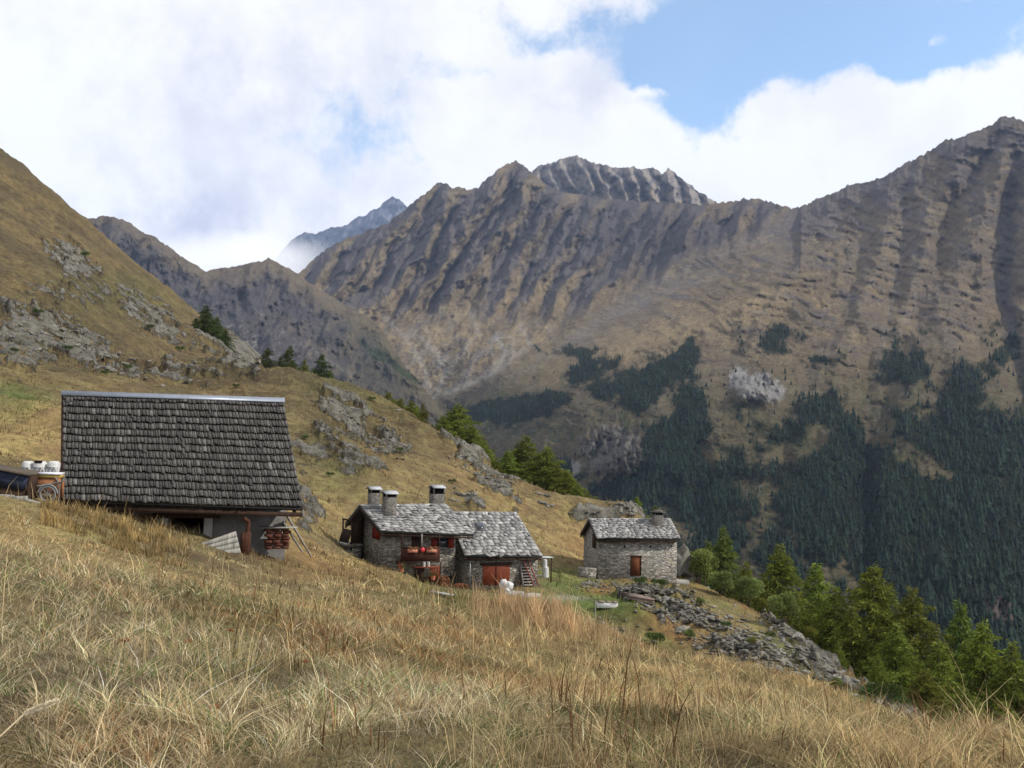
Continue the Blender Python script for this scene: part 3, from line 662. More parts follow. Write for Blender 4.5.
def wood_mat(name, a, c_, scale=(1, 1, .12), rough=.85):
    m, g, b = new_mat(name, rough, .15); v = objvec(g, scale); n = g.noise(v, 14, 6, .7); n2 = g.noise(objvec(g), 2.2, 4, .6)
    c = g.mix(g.map(n, .3, .7), a, c_); c = g.mix(g.map(n2, .45, .7, 0, .35), c, tuple(q * .5 for q in a)); g.put(b.inputs['Base Color'], c); g.put(b.inputs['Normal'], g.bump(n, .5, .02)); return m
def plain_mat(name, col, rough=.7, spec=.3, metal=0, var=.2, sc=5):
    m, g, b = new_mat(name, rough, spec); n = g.noise(objvec(g), sc, 6, .65); b.inputs['Metallic'].default_value = metal
    g.put(b.inputs['Base Color'], g.mix(g.map(n, .3, .7), tuple(q * (1 - var) for q in col), tuple(min(1, q * (1 + var)) for q in col))); g.put(b.inputs['Normal'], g.bump(n, .15, .02)); return m
def attr_mat(name, rough=.9, spec=.15, nscale=12, stretch=(1, 1, 1), amt=.35, bump=.4):
    m, g, b = new_mat(name, rough, spec); col = attr(g, 'Col'); n = g.noise(objvec(g, stretch), nscale, 6, .7)
    h = g.new('ShaderNodeHueSaturation'); g.put(h.inputs['Color'], col); g.put(h.inputs['Value'], g.map(n, .3, .7, 1 - amt, 1 + amt)); g.put(b.inputs['Base Color'], h.outputs[0])
    g.put(b.inputs['Normal'], g.bump(n, bump, .03)); return m
M_STONE = stone_mat('dry_stone_wall', (.13, .12, .105), (.48, .45, .40), 2.8); M_STONE2 = stone_mat('warm_stone_wall', (.18, .17, .155), (.56, .535, .49), 2.6, (.38, .32, .24))
M_CHIM = stone_mat('chimney_stone', (.12, .115, .11), (.40, .385, .36), 6.0)
M_BWOOD = wood_mat('dark_brown_timber', (.018, .011, .008), (.055, .030, .020)); M_RED = wood_mat('red_painted_shutter', (.12, .012, .008), (.21, .024, .014), rough=.6)
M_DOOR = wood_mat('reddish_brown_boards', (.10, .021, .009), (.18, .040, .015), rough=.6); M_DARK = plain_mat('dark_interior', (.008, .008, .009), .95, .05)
M_GREYW = wood_mat('silvered_wood', (.12, .115, .10), (.40, .385, .35)); M_CONC = plain_mat('pale_render', (.26, .25, .235), .9, .1, 0, .25, 3); M_WALLG = plain_mat('grey_concrete', (.13, .125, .12), .9, .1, 0, .35, 3)
M_TIN = plain_mat('ridge_zinc', (.24, .27, .32), .45, .5, .35, .15, 3); M_WHITE = plain_mat('white_plastic', (.46, .46, .45), .6, .3, 0, .25, 6); M_RUST = plain_mat('rusty_iron', (.07, .032, .02), .9, .1, 0, .5, 12)
M_GLASS = plain_mat('dark_glass', (.02, .025, .03), .12, .6); M_SHAKE = attr_mat('weathered_shakes', .9, .12, 9, (3, 3, .3), .75, .6); M_SLATE = attr_mat('stone_slabs', .7, .3, 5, (1, 1, 1), .2, .15)
M_BLUE = plain_mat('dark_blue_paint', (.016, .022, .045), .8, .3, 0, .4, 4); M_ORANGE = plain_mat('orange_brown_panel', (.25, .11, .05), .8, .2, 0, .4, 5); M_BRICK = None
def brick_mat():
    m, g, b = new_mat('red_bricks', .9, .1); t = g.new('ShaderNodeTexBrick'); g.l.new(objvec(g, (1, 1, 1)), t.inputs[0]); t.inputs['Color1'].default_value = (.13, .045, .03, 1); t.inputs['Color2'].default_value = (.08, .03, .02, 1)
    t.inputs['Mortar'].default_value = (.05, .03, .025, 1); t.inputs['Scale'].default_value = 4.; t.inputs['Mortar Size'].default_value = .03
    mp = t.inputs[0].links[0].from_node; mp.inputs['Rotation'].default_value = (math.radians(90), 0, 0)
    g.put(b.inputs['Base Color'], t.outputs[0]); return m
M_BRICK = brick_mat()

# ------------------------------------------------------------------ building frame: u along the front, v away from the viewer, w up
class Frame:
    def __init__(s, O, yaw):
        s.O = np.array(O, float); s.yaw = yaw; s.e = np.array([math.cos(yaw), math.sin(yaw), 0]); s.n = np.array([-math.sin(yaw), math.cos(yaw), 0])
    def loc(s, P): q = np.asarray(P) - s.O; return np.array([q @ s.e, q @ s.n, q[2]])
    def on_v(s, px, py, v):                    # pixel ray meets the vertical plane v = const
        r = rays(px, py); t = (v + s.O @ s.n) / (r @ s.n); return s.loc(r * t)
    def on_u(s, px, py, u):
        r = rays(px, py); t = (u + s.O @ s.e) / (r @ s.e); return s.loc(r * t)
    def on_roof(s, px, py, p0, pitch):         # plane through local p0 rising away from the viewer
        r = rays(px, py); n = -math.sin(pitch) * s.n + math.cos(pitch) * np.array([0, 0, 1.0]); P0 = s.O + p0[0] * s.e + p0[1] * s.n + np.array([0, 0, p0[2]])
        return s.loc(r * ((P0 @ n) / (r @ n)))
    def world(s, q): return s.O + q[0] * s.e + q[1] * s.n + np.array([0, 0, q[2]])
def bx(u0, u1, v0, v1, w0, w1, bev=0.0, jit=0.0, rng=None):
    v, f = box_v(u0, u1, v0, v1, w0, w1)
    if jit: v = v + (rng or np.random.RandomState(1)).normal(size=v.shape) * jit
    return v, f[:, ::-1] * 1
def hexa(c8):
    """8 corners: 4 top then 4 bottom, same order"""
    v = np.array(c8, float); f = np.array([(0, 1, 2, 3), (7, 6, 5, 4), (0, 4, 5, 1), (1, 5, 6, 2), (2, 6, 7, 3), (3, 7, 4, 0)]); return v, f
def fix_normals(me):
    import bmesh
    bm = bmesh.new(); bm.from_mesh(me); bmesh.ops.recalc_face_normals(bm, faces=bm.faces); bm.to_mesh(me); bm.free()
def part(name, geo, mat, parent, cols=None, bevel=0, **props):
    if isinstance(geo, list): V, Fc, _ = join([g_[:2] for g_ in geo])
    else: V, Fc = geo[:2]
    me = mesh_np(name, V, Fc, mat, False, cols); fix_normals(me)
    o = link(name, me, parent, **props)
    if bevel:
        b = o.modifiers.new('bevel', 'BEVEL'); b.width = bevel; b.segments = 1
    return o
def slab_roof(corners, rows, per_row, thick, rng, tones, overlap=1.25, jit=.04, width_var=.35, skew=0., drop=0., under=.10, edge=.0, sag=0.):
    """covering of overlapping slabs or shakes on the quad A(top left) B(top right) C(bottom right) D(bottom left), local coords"""
    A, B, Cc, Dd = [np.array(c, float) for c in corners]; n = unit(np.cross(B - A, Dd - A)[None])[0]; n = n if n[2] > 0 else -n
    Vs, Cs = [], []
    for r in range(rows):
        t0 = (r + .02 * rng.normal()) / rows; t1 = (r + overlap) / rows if r < rows - 1 else 1.0 + edge / rows
        t0 = max(0, t0)
        w = 1 + width_var * rng.uniform(-1, 1, per_row); s = np.concatenate([[0], np.cumsum(w)]); s = s / s[-1]
        for k in range(per_row):
            s0, s1 = s[k] + .0008, s[k + 1] - .0008; h0 = thick * .25 + rng.rand() * .01; dz = thick * (1.1 + .5 * rng.rand()); e0 = jit * rng.normal() / rows * 3; e0 += (.25 + .3 * rng.rand()) / rows if (sag and rng.rand() < .022) else 0; sk = skew * rng.normal()
            def P(s_, t_): return A * (1 - s_) * (1 - t_) + B * s_ * (1 - t_) + Cc * s_ * t_ + Dd * (1 - s_) * t_ - n * (sag * (math.sin(3.14 * t_) * (.5 + .5 * math.sin(3.14 * s_)) + .5 * math.sin(7 * s_ + 3 * t_)))
            tl = P(s0, t0) + n * h0; tr = P(s1, t0) + n * h0; bl = P(s0, t1 + e0 - sk * .1) + n * (dz + h0); br = P(s1, t1 + e0 + sk * .1) + n * (dz + h0)
            dn = n * thick
            Vs.append(np.array([tl, tr, br, bl, tl - dn, tr - dn, br - dn, bl - dn])); c = tones(rng, r, k); Cs.append(np.repeat(np.array(c)[None], 8, 0))
    N = len(Vs); f = np.array([(0, 1, 2, 3), (7, 6, 5, 4), (0, 4, 5, 1), (1, 5, 6, 2), (2, 6, 7, 3), (3, 7, 4, 0)])
    F_ = (f[None] + 8 * np.arange(N)[:, None, None]).reshape(-1, 4)
    # solid deck under the covering
    du = n * under; q = hexa([A - n * .02, B - n * .02, Cc - n * .02, Dd - n * .02, A - du, B - du, Cc - du, Dd - du])
    V = np.vstack(Vs + [q[0]]); F_ = np.vstack([F_, q[1] + 8 * N]); C_ = np.vstack(Cs + [np.full((8, 3), .03)])
    return V, F_, C_

# ================================================================== the barn with the shake roof
fb = Frame(at(63, 391, 34.6), math.radians(20))
p0 = np.zeros(3); PB = math.radians(46)
A_ = fb.on_roof(63, 393, p0, PB); B_ = fb.on_roof(283, 400, p0, PB); C_ = fb.on_roof(303, 508, p0, PB); D_ = fb.on_roof(62, 501, p0, PB)
barn = empty('barn', fb.O, fb.yaw, 'long barn with steep dark wooden shake roof and pale ridge strip behind dry grass', 'barn')
rb = np.random.RandomState(5)
def t_shake(rng, r, k):
    v = .050 + .04 * rng.rand() + (.07 * rng.rand() if rng.rand() < .25 else 0); return (v * 1.02, v * .98, v * .93)
V, F_, Cc_ = slab_roof([A_, B_, C_, D_], 15, 74, .055, rb, t_shake, 1.07, .022, .55, 0, under=.14, sag=.035)
part('roof', (V, F_), M_SHAKE, barn, Cc_)
half = abs(D_[1] - A_[1]) ; Ab = A_ + [0, .02, 0]; Bb = B_ + [0, .02, 0]; Cb = np.array([B_[0] + .1, B_[1] + half * .8, B_[2] - half * .85]); Db = np.array([A_[0], A_[1] + half * .8, A_[2] - half * .85])
V, F_, Cc_ = slab_roof([Bb, Ab, Db, Cb], 12, 30, .035, rb, t_shake, 1.12, .1, .45, under=.14)
part('rear_roof', (V, F_), M_SHAKE, barn, Cc_)
n_ = np.array([0, -math.sin(PB), math.cos(PB)]); dn_ = np.array([0, -math.cos(PB), -math.sin(PB)])
a, b = A_ + [-.05, 0, 0] + n_ * .11, B_ + [.05, 0, 0] + n_ * .11
part('ridge_cap', [hexa([a + [0, .06, .01], b + [0, .06, .01], b + dn_ * .21, a + dn_ * .21, a + [0, .06, -.03], b + [0, .06, -.03], b + dn_ * .21 - n_ * .04, a + dn_ * .21 - n_ * .04]),
                   hexa([a + [0, .07, .012], b + [0, .07, .012], b + [0, .28, -.2], a + [0, .28, -.2], a + [0, .07, -.02], b + [0, .07, -.02], b + [0, .28, -.23], a + [0, .28, -.23]])], M_TIN, barn)
ve = (D_[1] + C_[1]) / 2 + .75; we = min(D_[2], C_[2])
uL = A_[0] + .35; uR = fb.on_v(286, 520, ve)[0]; wall_t = we + .62
# front wall with the doorway left open
def W(px, py, v=ve): q = fb.on_v(px, py, v); return q[0], q[2]
d0, d1 = W(169, 520)[0], W(204, 520)[0]; low = we - 3.6
wt = W(200, 518)[1]
part('front_wall', [bx(uL, d0, ve, ve + .4, low, wall_t - .1), bx(d1, uR, ve, ve + .4, low, wall_t - .1), bx(d0, d1, ve + .003, ve + .397, wt, wall_t - .1)], M_WALLG, barn)
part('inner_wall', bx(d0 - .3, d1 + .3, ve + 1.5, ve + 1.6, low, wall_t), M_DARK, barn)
def gable(u, th, back): # pentagon prism at u
    pr = [(ve, low), (ve, wall_t - .15), (A_[1], A_[2] - .25), (ve * 0 + A_[1] + half * .7, A_[2] - half * .75 - .25), (A_[1] + half * .7, low)]
    V = np.array([(u, a_, b_) for a_, b_ in pr] + [(u + th, a_, b_) for a_, b_ in pr]); F4 = [(i, (i + 1) % 5, (i + 1) % 5 + 5, i + 5) for i in range(5)]
    F4 += [(0, 1, 3, 4), (1, 2, 3, 3), (5, 6, 8, 9), (6, 7, 8, 8)]
    return V, np.array(F4)
def prism(poly, u, th):
    """poly in (v,w), extruded along u; returned with tri-fan quads"""
    k = len(poly); V = np.array([(u, a_, b_) for a_, b_ in poly] + [(u + th, a_, b_) for a_, b_ in poly])
    side = [(i, (i + 1) % k, (i + 1) % k + k, i + k) for i in range(k)]
    tris = [(0, i, i + 1) for i in range(1, k - 1)] + [(k, k + i + 1, k + i) for i in range(1, k - 1)]
    return V, np.array(side), np.array(tris)
def part_prism(name, poly, u, th, mat, parent, **props):
    V, Sd, Tr = prism(poly, u, th); me = mesh_np(name, V, [Sd, Tr], mat); fix_normals(me); return link(name, me, parent, **props)
gp = [(ve + .01, low), (ve + .01, wall_t - .12), (A_[1], A_[2] - .3), (A_[1] + half * .7, A_[2] - half * .78), (A_[1] + half * .7, low)]
part_prism('gable_wall', gp, uL - .05, .35, M_BWOOD, barn); part_prism('gable_wall', gp, uR - .36, .35, M_WALLG, barn)
for a_, b_ in ((158.5, 168.5), (204, 213)):
    u0, u1 = W(a_, 520, ve - .06)[0], W(b_, 520, ve - .06)[0]; w1_ = W(a_, 517, ve)[1]
    part('door_pillar', bx(u0, u1, ve - .08, ve - .003, low, w1_), M_CONC, barn, bevel=.02)
part('side_panel', bx(W(139, 520)[0], W(156, 520)[0], ve - .05, ve - .003, low, W(140, 514)[1]), wood_mat('brown_panel', (.09, .045, .022), (.20, .10, .05)), barn)
part('lintel', bx(d0 - .5, d1 + .5, ve - .10, ve - .004, wt, wt + .16), M_BWOOD, barn)
fas = [hexa([D_ + [0, .04, -.16], C_ + [0, .04, -.16], C_ + [0, .16, -.16], D_ + [0, .16, -.16], D_ + [0, .04, -.30], C_ + [0, .04, -.30], C_ + [0, .16, -.30], D_ + [0, .16, -.30]])]
part('eave_beam', fas, M_BWOOD, barn)
for i in range(12):
    t = (i + .5) / 12; c = D_ * (1 - t) + C_ * t
    part('rafter', hexa([c + [0, .1, -.15], c + [.1, .1, -.15], c + [.1, 1.1, .85], c + [0, 1.1, .85], c + [0, .1, -.27], c + [.1, .1, -.27], c + [.1, 1.1, .70], c + [0, 1.1, .70]]), M_BWOOD, barn)
part('verge_board', hexa([A_ + [-.04, 0, .03], A_ + [.03, 0, .03], D_ + [.03, 0, .03], D_ + [-.04, 0, .03], A_ + [-.04, 0, -.25], A_ + [.03, 0, -.25], D_ + [.03, 0, -.25], D_ + [-.04, 0, -.25]]), M_BWOOD, barn)

# things in front of the barn
def boards(name, quad_px, v, frame, thick, mat, label, cat, slats=7, tilt=0., group=None):
    """row of parallel boards filling the pixel quad (tl,tr,br,bl) on plane v"""
    P = [frame.on_v(x, y, v + (tilt if i >= 2 else 0)) for i, (x, y) in enumerate(quad_px)]; tl, tr, br, bl = P; c = (tl + tr + br + bl) / 4
    O = frame.world(c); G = []
    for i in range(slats):
        t0, t1 = i / slats + .008, (i + 1) / slats - .008
        q = [tl + (bl - tl) * t0, tr + (br - tr) * t0, tr + (br - tr) * t1, tl + (bl - tl) * t1]; q = [x - c for x in q]; G.append(hexa(q + [x + [0, thick, 0] for x in q]))
    V, F2, _ = join(G); me = mesh_np(name, V, F2, mat); fix_normals(me); o = link(name, me); o.location = O; o.rotation_euler = (0, 0, frame.yaw)
    return tag(o, label, cat, group)
boards('leaning_boards', [(178, 551), (236, 531), (241, 553), (182, 560)], ve - 1.2, fb, .05, M_GREYW, 'weathered grey board panel leaning sideways in the grass before the barn doorway', 'boards', 4)
q0 = fb.on_v(246, 540, ve - .7); O = fb.world([q0[0], q0[1], q0[2]])
rp = empty('rusty_stove', O, fb.yaw, 'rusty red iron stove and pipe standing under the right end of the barn eaves', 'stove')
part('body', [bx(-.16, .14, -.14, .14, -.5, .25)], M_RUST, rp, bevel=.02); Vp, Fp = cone_tube((.04, 0, .25), (.06, 0, .62), .07, .065, 10); part('pipe', (Vp, Fp), M_RUST, rp)
Vp, Fp = cone_tube((.06, 0, .6), (-.12, -.05, .72), .07, .065, 10); part('elbow', (Vp, Fp), M_RUST, rp)
q0 = fb.on_v(274, 535, ve - .45)
bk = empty('brick_stack', fb.world(q0), fb.yaw, 'stack of red hollow bricks against the right corner of the barn', 'bricks')
rr = np.random.RandomState(3); G = []
for k in range(7):
    for j in range(3):
        u = -.30 + j * .26 + .05 * (k % 2) + .02 * rr.normal(); G.append(bx(u, u + .24, -.16 + .02 * rr.normal(), .16, -.45 + k * .1, -.45 + k * .1 + .088, jit=.008, rng=rr))
part('bricks', G, M_BRICK, bk); part('board', bx(-.45, .75, -.22, .2, .26, .29, jit=.02, rng=rr), M_GREYW, bk)
# poles lying out of the right end
for (a_, b_, c_, d_, lab) in ((287, 516, 312, 531, 'long grey pole lying downhill from the barn corner, upper one of two'), (283, 522, 303, 533, 'long grey pole lying downhill from the barn corner, lower one of two')):
    p, _ = drop(c_, d_, 30, 70); q = fb.world(fb.on_v(a_, b_, ve - .2)); p = at(c_, d_, np.linalg.norm(q) * 1.02); g_ = float(ground(p[0], p[1])[0]); p[2] = min(p[2], g_ + .35)
    Vp, Fp = cone_tube(np.zeros(3), p - q, .045, .03, 7); o = link('wooden_pole', mesh_np('wooden_pole', Vp, Fp, M_GREYW, True)); o.location = q; tag(o, lab, 'pole', 'poles by the barn')

# left yard: box trailer, water tanks, table, planks, handcart
fy = Frame(at(20, 500, 29.5), math.radians(14))
def yard(px, py, dv=0.): return fy.world(fy.on_v(px, py, dv))
q = fy.on_v(-6, 482, 0.3)
tr = empty('cart_body', fy.world(q), fy.yaw - .12, 'dark blue open cart body with sloping rim at the left picture edge', 'cart')
part('side_board', hexa([(-1.2, -.05, .55), (.98, -.05, .20), (.98, 0, .20), (-1.2, 0, .55), (-1.1, -.05, .02), (.9, -.05, -.22), (.9, 0, -.22), (-1.1, 0, .02)]), M_BLUE, tr)
part('lower_board', hexa([(-1.1, -.03, .015), (.9, -.03, -.225), (.9, .02, -.225), (-1.1, .02, .015), (-1., -.03, -.5), (.85, -.03, -.62), (.85, .02, -.62), (-1., .02, -.5)]), M_BWOOD, tr)
part('rim', hexa([(-1.25, -.1, .62), (1.03, -.1, .26), (1.03, 1.1, .30), (-1.25, 1.1, .66), (-1.25, -.1, .555), (1.03, -.1, .205), (1.03, 1.1, .24), (-1.25, 1.1, .60)]), wood_mat('faded_rim', (.05, .04, .03), (.12, .10, .08)), tr)
part('end_board', hexa([(.985, -.03, .2), (1.03, -.03, .2), (1.03, 1.05, .24), (.985, 1.05, .24), (.86, -.03, -.62), (.92, -.03, -.62), (.92, 1.05, -.5), (.86, 1.05, -.5)]), M_BWOOD, tr)
for i, (a_, b_, hh, lab) in enumerate(((21.5, 31.5, .27, 'white plastic water tank beside the cart, leftmost of three tank tops'), (32.5, 45, .22, 'white plastic water tank in the middle of the three, with a dark lid'), (47, 58, .25, 'white plastic water tank nearest the barn, rightmost of three'))):
    u0 = fy.on_v(a_, 470, 2.2); u1 = fy.on_v(b_, 470, 2.2); wdt = u1[0] - u0[0]; top = fy.on_v(a_, 461, 2.2)[2]; bot = top - .75
    o = empty('water_tank', fy.world([(u0[0] + u1[0]) / 2, 2.3, bot]), fy.yaw, lab, 'water tank', 'white water tanks in a row')
    part('tank', bx(-wdt / 2, wdt / 2, -.2, .35, 0, .75), M_WHITE, o, bevel=.07)
    part('cage', [bx(-wdt / 2 - .01 + k * wdt / 3, -wdt / 2 + .02 + k * wdt / 3, -.225, -.205, 0, .55) for k in range(4)] + [bx(-wdt / 2, wdt / 2, -.245, -.227, z_, z_ + .025) for z_ in (.12, .33, .54)], plain_mat('grey_tube', (.30, .31, .32), .5, .4), o)
    if i == 1: part('lid', bx(-.12, .1, -.215, 0, .70, .765), M_DARK, o)
q0 = fy.on_v(32, 473, 1.2); q1 = fy.on_v(63, 473, 1.2); 
o = empty('work_table', fy.world([q0[0], 1.2, q0[2]]), fy.yaw, 'low table with pale top and orange brown side panel beside the barn wall', 'table'); L = q1[0] - q0[0]
part('table_top', bx(0, L, -.35, .35, -.03, .03), plain_mat('pale_top', (.55, .56, .62), .5, .4), o); part('rail', bx(0, L, -.33, .33, -.13, -.033), plain_mat('ochre_rail', (.30, .22, .06), .8), o); part('panel', bx(.03, L - .03, -.30, -.26, -.62, -.133), M_ORANGE, o)
part('leg', bx(L - .1, L, -.34, -.28, -.75, -.135), M_ORANGE, o); part('leg', bx(L - .1, L, .24, .32, -.75, -.135), M_ORANGE, o); part('leg', bx(0, .08, .24, .32, -.75, -.135), M_ORANGE, o)
# old handcart: wheel and shafts
q0 = fy.on_v(47.5, 494, .1)
o = empty('old_handcart', fy.world(q0), fy.yaw, 'old grey handcart with one spoked wheel standing between the table and barn', 'handcart')
def torus(R, r, a0=0, a1=6.2832, n=26, k=6, ax='v'):
    t = np.linspace(a0, a1, n); s = np.arange(k) * 2 * np.pi / k; V = []
    for tt in t:
        for ss in s: V.append(((R + r * math.cos(ss)) * math.cos(tt), r * math.sin(ss), (R + r * math.cos(ss)) * math.sin(tt)))
    F2 = [(i * k + j, i * k + (j + 1) % k, (i + 1) * k + (j + 1) % k, (i + 1) * k + j) for i in range(n - 1) for j in range(k)]
    return np.array(V), np.array(F2)
Mg = plain_mat('galvanised_grey', (.17, .175, .175), .5, .4, .2)
w_ = part('wheel', torus(.21, .032), Mg, o); part('spokes', [cone_tube((0, 0, 0), (.2 * math.cos(a), 0, .2 * math.sin(a)), .012, .012, 5) for a in np.arange(8) * math.pi / 4], Mg, w_)
part('mudguard', torus(.27, .03, .1, 3.0, 16), Mg, o); part('shaft', cone_tube((-.3, .02, .22), (.42, .02, .38), .025, .02, 6), Mg, o); part('handle', [cone_tube((.28, .02, .36), (.18, .02, .50), .02, .02, 6), cone_tube((.38, .02, .38), (.47, .02, .56), .025, .02, 6)], Mg, o)
part('brace', [cone_tube((0, .05, 0), (.33, .03, .35), .018, .018, 5), cone_tube((.33, .03, .35), (.3, .03, -.3), .018, .018, 5)], Mg, o)
for (a_, b_, c_, d_, th, lab) in ((-14, 497, 12, 498.5, .11, 'pale squared beam lying in the grass at the left picture edge'), (5, 499.5, 26, 499, .10, 'brownish beam lying on the grass just right of the pale beam'), (16, 499, 40, 506, .10, 'grey weathered plank sloping down towards the handcart'), (-10, 506, 15, 506.5, .06, 'lowest pale plank on the grass at the left picture edge')):
    P0 = at(a_, b_, 26.5); P1 = at(c_, d_, 26.5); v2 = P1 - P0; L = np.linalg.norm(v2); o = link('wooden_beam', mesh_np('wooden_beam', *bx(0, L, -.08, .12, -th * .8, th * .8), M_GREYW)); fix_normals(o.data)
    o.location = P0; o.rotation_euler = (0, -math.asin(v2[2] / L), math.atan2(v2[1], v2[0])); tag(o, lab, 'beam', 'old beams and planks in the yard')

# ================================================================== stone houses
rs = np.random.RandomState(21)
def t_slab(rng, r, k):
    q = rng.rand(); ph = .5 + .5 * math.sin(k * 1.9 + r * 2.3 + rng.rand() * 2.5); v = (.12 + .10 * q + .14 * ph * ph); return (v * 1.0, v * .99, v * .97)
class House:
    def __init__(s, ridge_px, d, yaw, pitch, corners, label, back=None, rows=9, per=16, over=.4, wall_bottom=-5.5, back_drop=1.0, mat=None, side_over=.35):
        s.f = f = Frame(at(*ridge_px, d), yaw); s.pitch = pitch
        s.root = empty('stone_house', f.O, yaw, label, 'house')
        A, B, Cq, Dq = [f.on_roof(x, y, np.zeros(3), pitch) for x, y in corners]; s.A, s.B, s.C, s.D = A, B, Cq, Dq
        V, F2, C2 = slab_roof([A, B, Cq, Dq], rows + 3, per - 1, .04, rs, t_slab, 1.2, .05, .6, .18, under=.22, edge=.06); part('roof', (V, F2), M_SLATE, s.root, C2)
        sp = (abs(Dq[1] - A[1]) + abs(Cq[1] - B[1])) / 2 * back_drop; tn = math.tan(pitch)
        Ab, Bb = A + [0, .03, 0], B + [0, .03, 0]; Db = np.array([A[0], A[1] + sp, A[2] - sp * tn]); Cb = np.array([B[0], B[1] + sp, B[2] - sp * tn])
        V, F2, C2 = slab_roof([Bb, Ab, Db, Cb], rows, per, .05, rs, t_slab, 1.25, .05, .55, .15, under=.22); part('rear_roof', (V, F2), M_SLATE, s.root, C2)
        s.vf = (Dq[1] + Cq[1]) / 2 + over; s.u0 = (A[0] + Dq[0]) / 2 + side_over; s.u1 = min(B[0], Cq[0]) - side_over * .6; s.vb = A[1] + sp - over; s.wb = wall_bottom; tn2 = tn
        rz = (A[2] + B[2]) / 2
        poly = [(s.vf, s.wb), (s.vf, rz - (A[1] - s.vf) * tn2 - .27), (A[1], rz - .27), (s.vb, rz - (s.vb - A[1]) * tn2 - .27), (s.vb, s.wb)]
        part_prism('wall', poly, s.u0, s.u1 - s.u0, mat or M_STONE, s.root)
        # verge and eave timber
        for (P_, Q_) in ((A, Dq), (A, Db)):
            part('verge_board', hexa([P_ + [.02, 0, -.235], P_ + [.14, 0, -.235], Q_ + [.14, 0, -.235], Q_ + [.02, 0, -.235], P_ + [.02, 0, -.38], P_ + [.14, 0, -.38], Q_ + [.14, 0, -.38], Q_ + [.02, 0, -.38]]), M_BWOOD, s.root)
        part('eave_beam', hexa([Dq + [.15, .06, -.245], Cq + [-.1, .06, -.245], Cq + [-.1, .2, -.245], Dq + [.15, .2, -.245], Dq + [.15, .06, -.38], Cq + [-.1, .06, -.38], Cq + [-.1, .2, -.38], Dq + [.15, .2, -.38]]), M_BWOOD, s.root)
    def rect(s, name, x0, y0, x1, y1, v0, th, mat, parent=None, bevel=0, **kw):
        """box on the front wall, given by its pixel rectangle; v0 = how far it stands out"""
        v = s.vf - v0; a = s.f.on_v(x0, (y0 + y1) / 2, v); b = s.f.on_v(x1, (y0 + y1) / 2, v); t = s.f.on_v((x0 + x1) / 2, y0, v)[2]; bo = s.f.on_v((x0 + x1) / 2, y1, v)[2]
        return part(name, bx(a[0], b[0], v, v + th, bo, t), mat, parent or s.root, bevel=bevel, **kw)
    def side(s, name, x0, y0, x1, y1, out, th, mat, parent=None, **kw):
        u = s.u0 - out; a = s.f.on_u(x0, (y0 + y1) / 2, u); b = s.f.on_u(x1, (y0 + y1) / 2, u); t = s.f.on_u((x0 + x1) / 2, y0, u)[2]; bo = s.f.on_u((x0 + x1) / 2, y1, u)[2]
        return part(name, bx(u, u + th, min(a[1], b[1]), max(a[1], b[1]), bo, t), mat, parent or s.root, **kw)
    def chimney(s, x0, x1, ytop, ybase, capx0, capx1, capy0, capy1, v, label=None, kind='gable'):
        f = s.f; a = f.on_v(x0, ybase, v); b = f.on_v(x1, ybase, v); t = f.on_v((x0 + x1) / 2, ytop, v)[2]; w = b[0] - a[0]; dp = w * .85
        c = part('chimney', bx(a[0], b[0], v, v + dp, a[2] - .8, t), M_CHIM, s.root, bevel=.02)
        tc = f.on_v((x0 + x1) / 2, (capy0 + capy1) / 2, v)[2]; e = (capx1 - capx0 - (x1 - x0)) / 2 / 1000 * np.linalg.norm(f.O)
        e = max(e, .06)
        part('flue_opening', bx(a[0] + .1, b[0] - .1, v + .1, v + dp - .1, t - .05, tc - .02), M_DARK, c)
        for u_ in (a[0] + .003, b[0] - .103):
            for v_ in (v + .003, v + dp - .103): part('cap_support', bx(u_, u_ + .1, v_, v_ + .1, t - .01, tc - .02), M_CHIM, c)
        if kind == 'gable':
            mid = v + dp * .6; hi = tc + .17
            sl_ = plain_mat('cap_slab', (.34, .35, .37), .7, .3) if 'cap_slab' not in bpy.data.materials else bpy.data.materials['cap_slab']
            part('cap_slabs', [hexa([(a[0] - e, mid, hi), (b[0] + e, mid, hi), (b[0] + e, v - .18, tc - .06), (a[0] - e, v - .18, tc - .06), (a[0] - e, mid, hi - .05), (b[0] + e, mid, hi - .05), (b[0] + e, v - .18, tc - .11), (a[0] - e, v - .18, tc - .11)]),
                               hexa([(a[0] - e, mid + .01, hi), (b[0] + e, mid + .01, hi), (b[0] + e, v + dp + .2, tc - .03), (a[0] - e, v + dp + .2, tc - .03), (a[0] - e, mid + .01, hi - .05), (b[0] + e, mid + .01, hi - .05), (b[0] + e, v + dp + .2, tc - .08), (a[0] - e, v + dp + .2, tc - .08)])], sl_, c)
        else:
            part('cap_slabs', [bx(a[0] - e, b[0] + e, v - .12, v + dp + .12, tc, tc + .07, jit=.01, rng=rs), bx(a[0] + .1, b[0] - .02, v + .1, v + dp - .1, tc + .085, tc + .2, jit=.03, rng=rs)], M_CHIM, c)
        return c

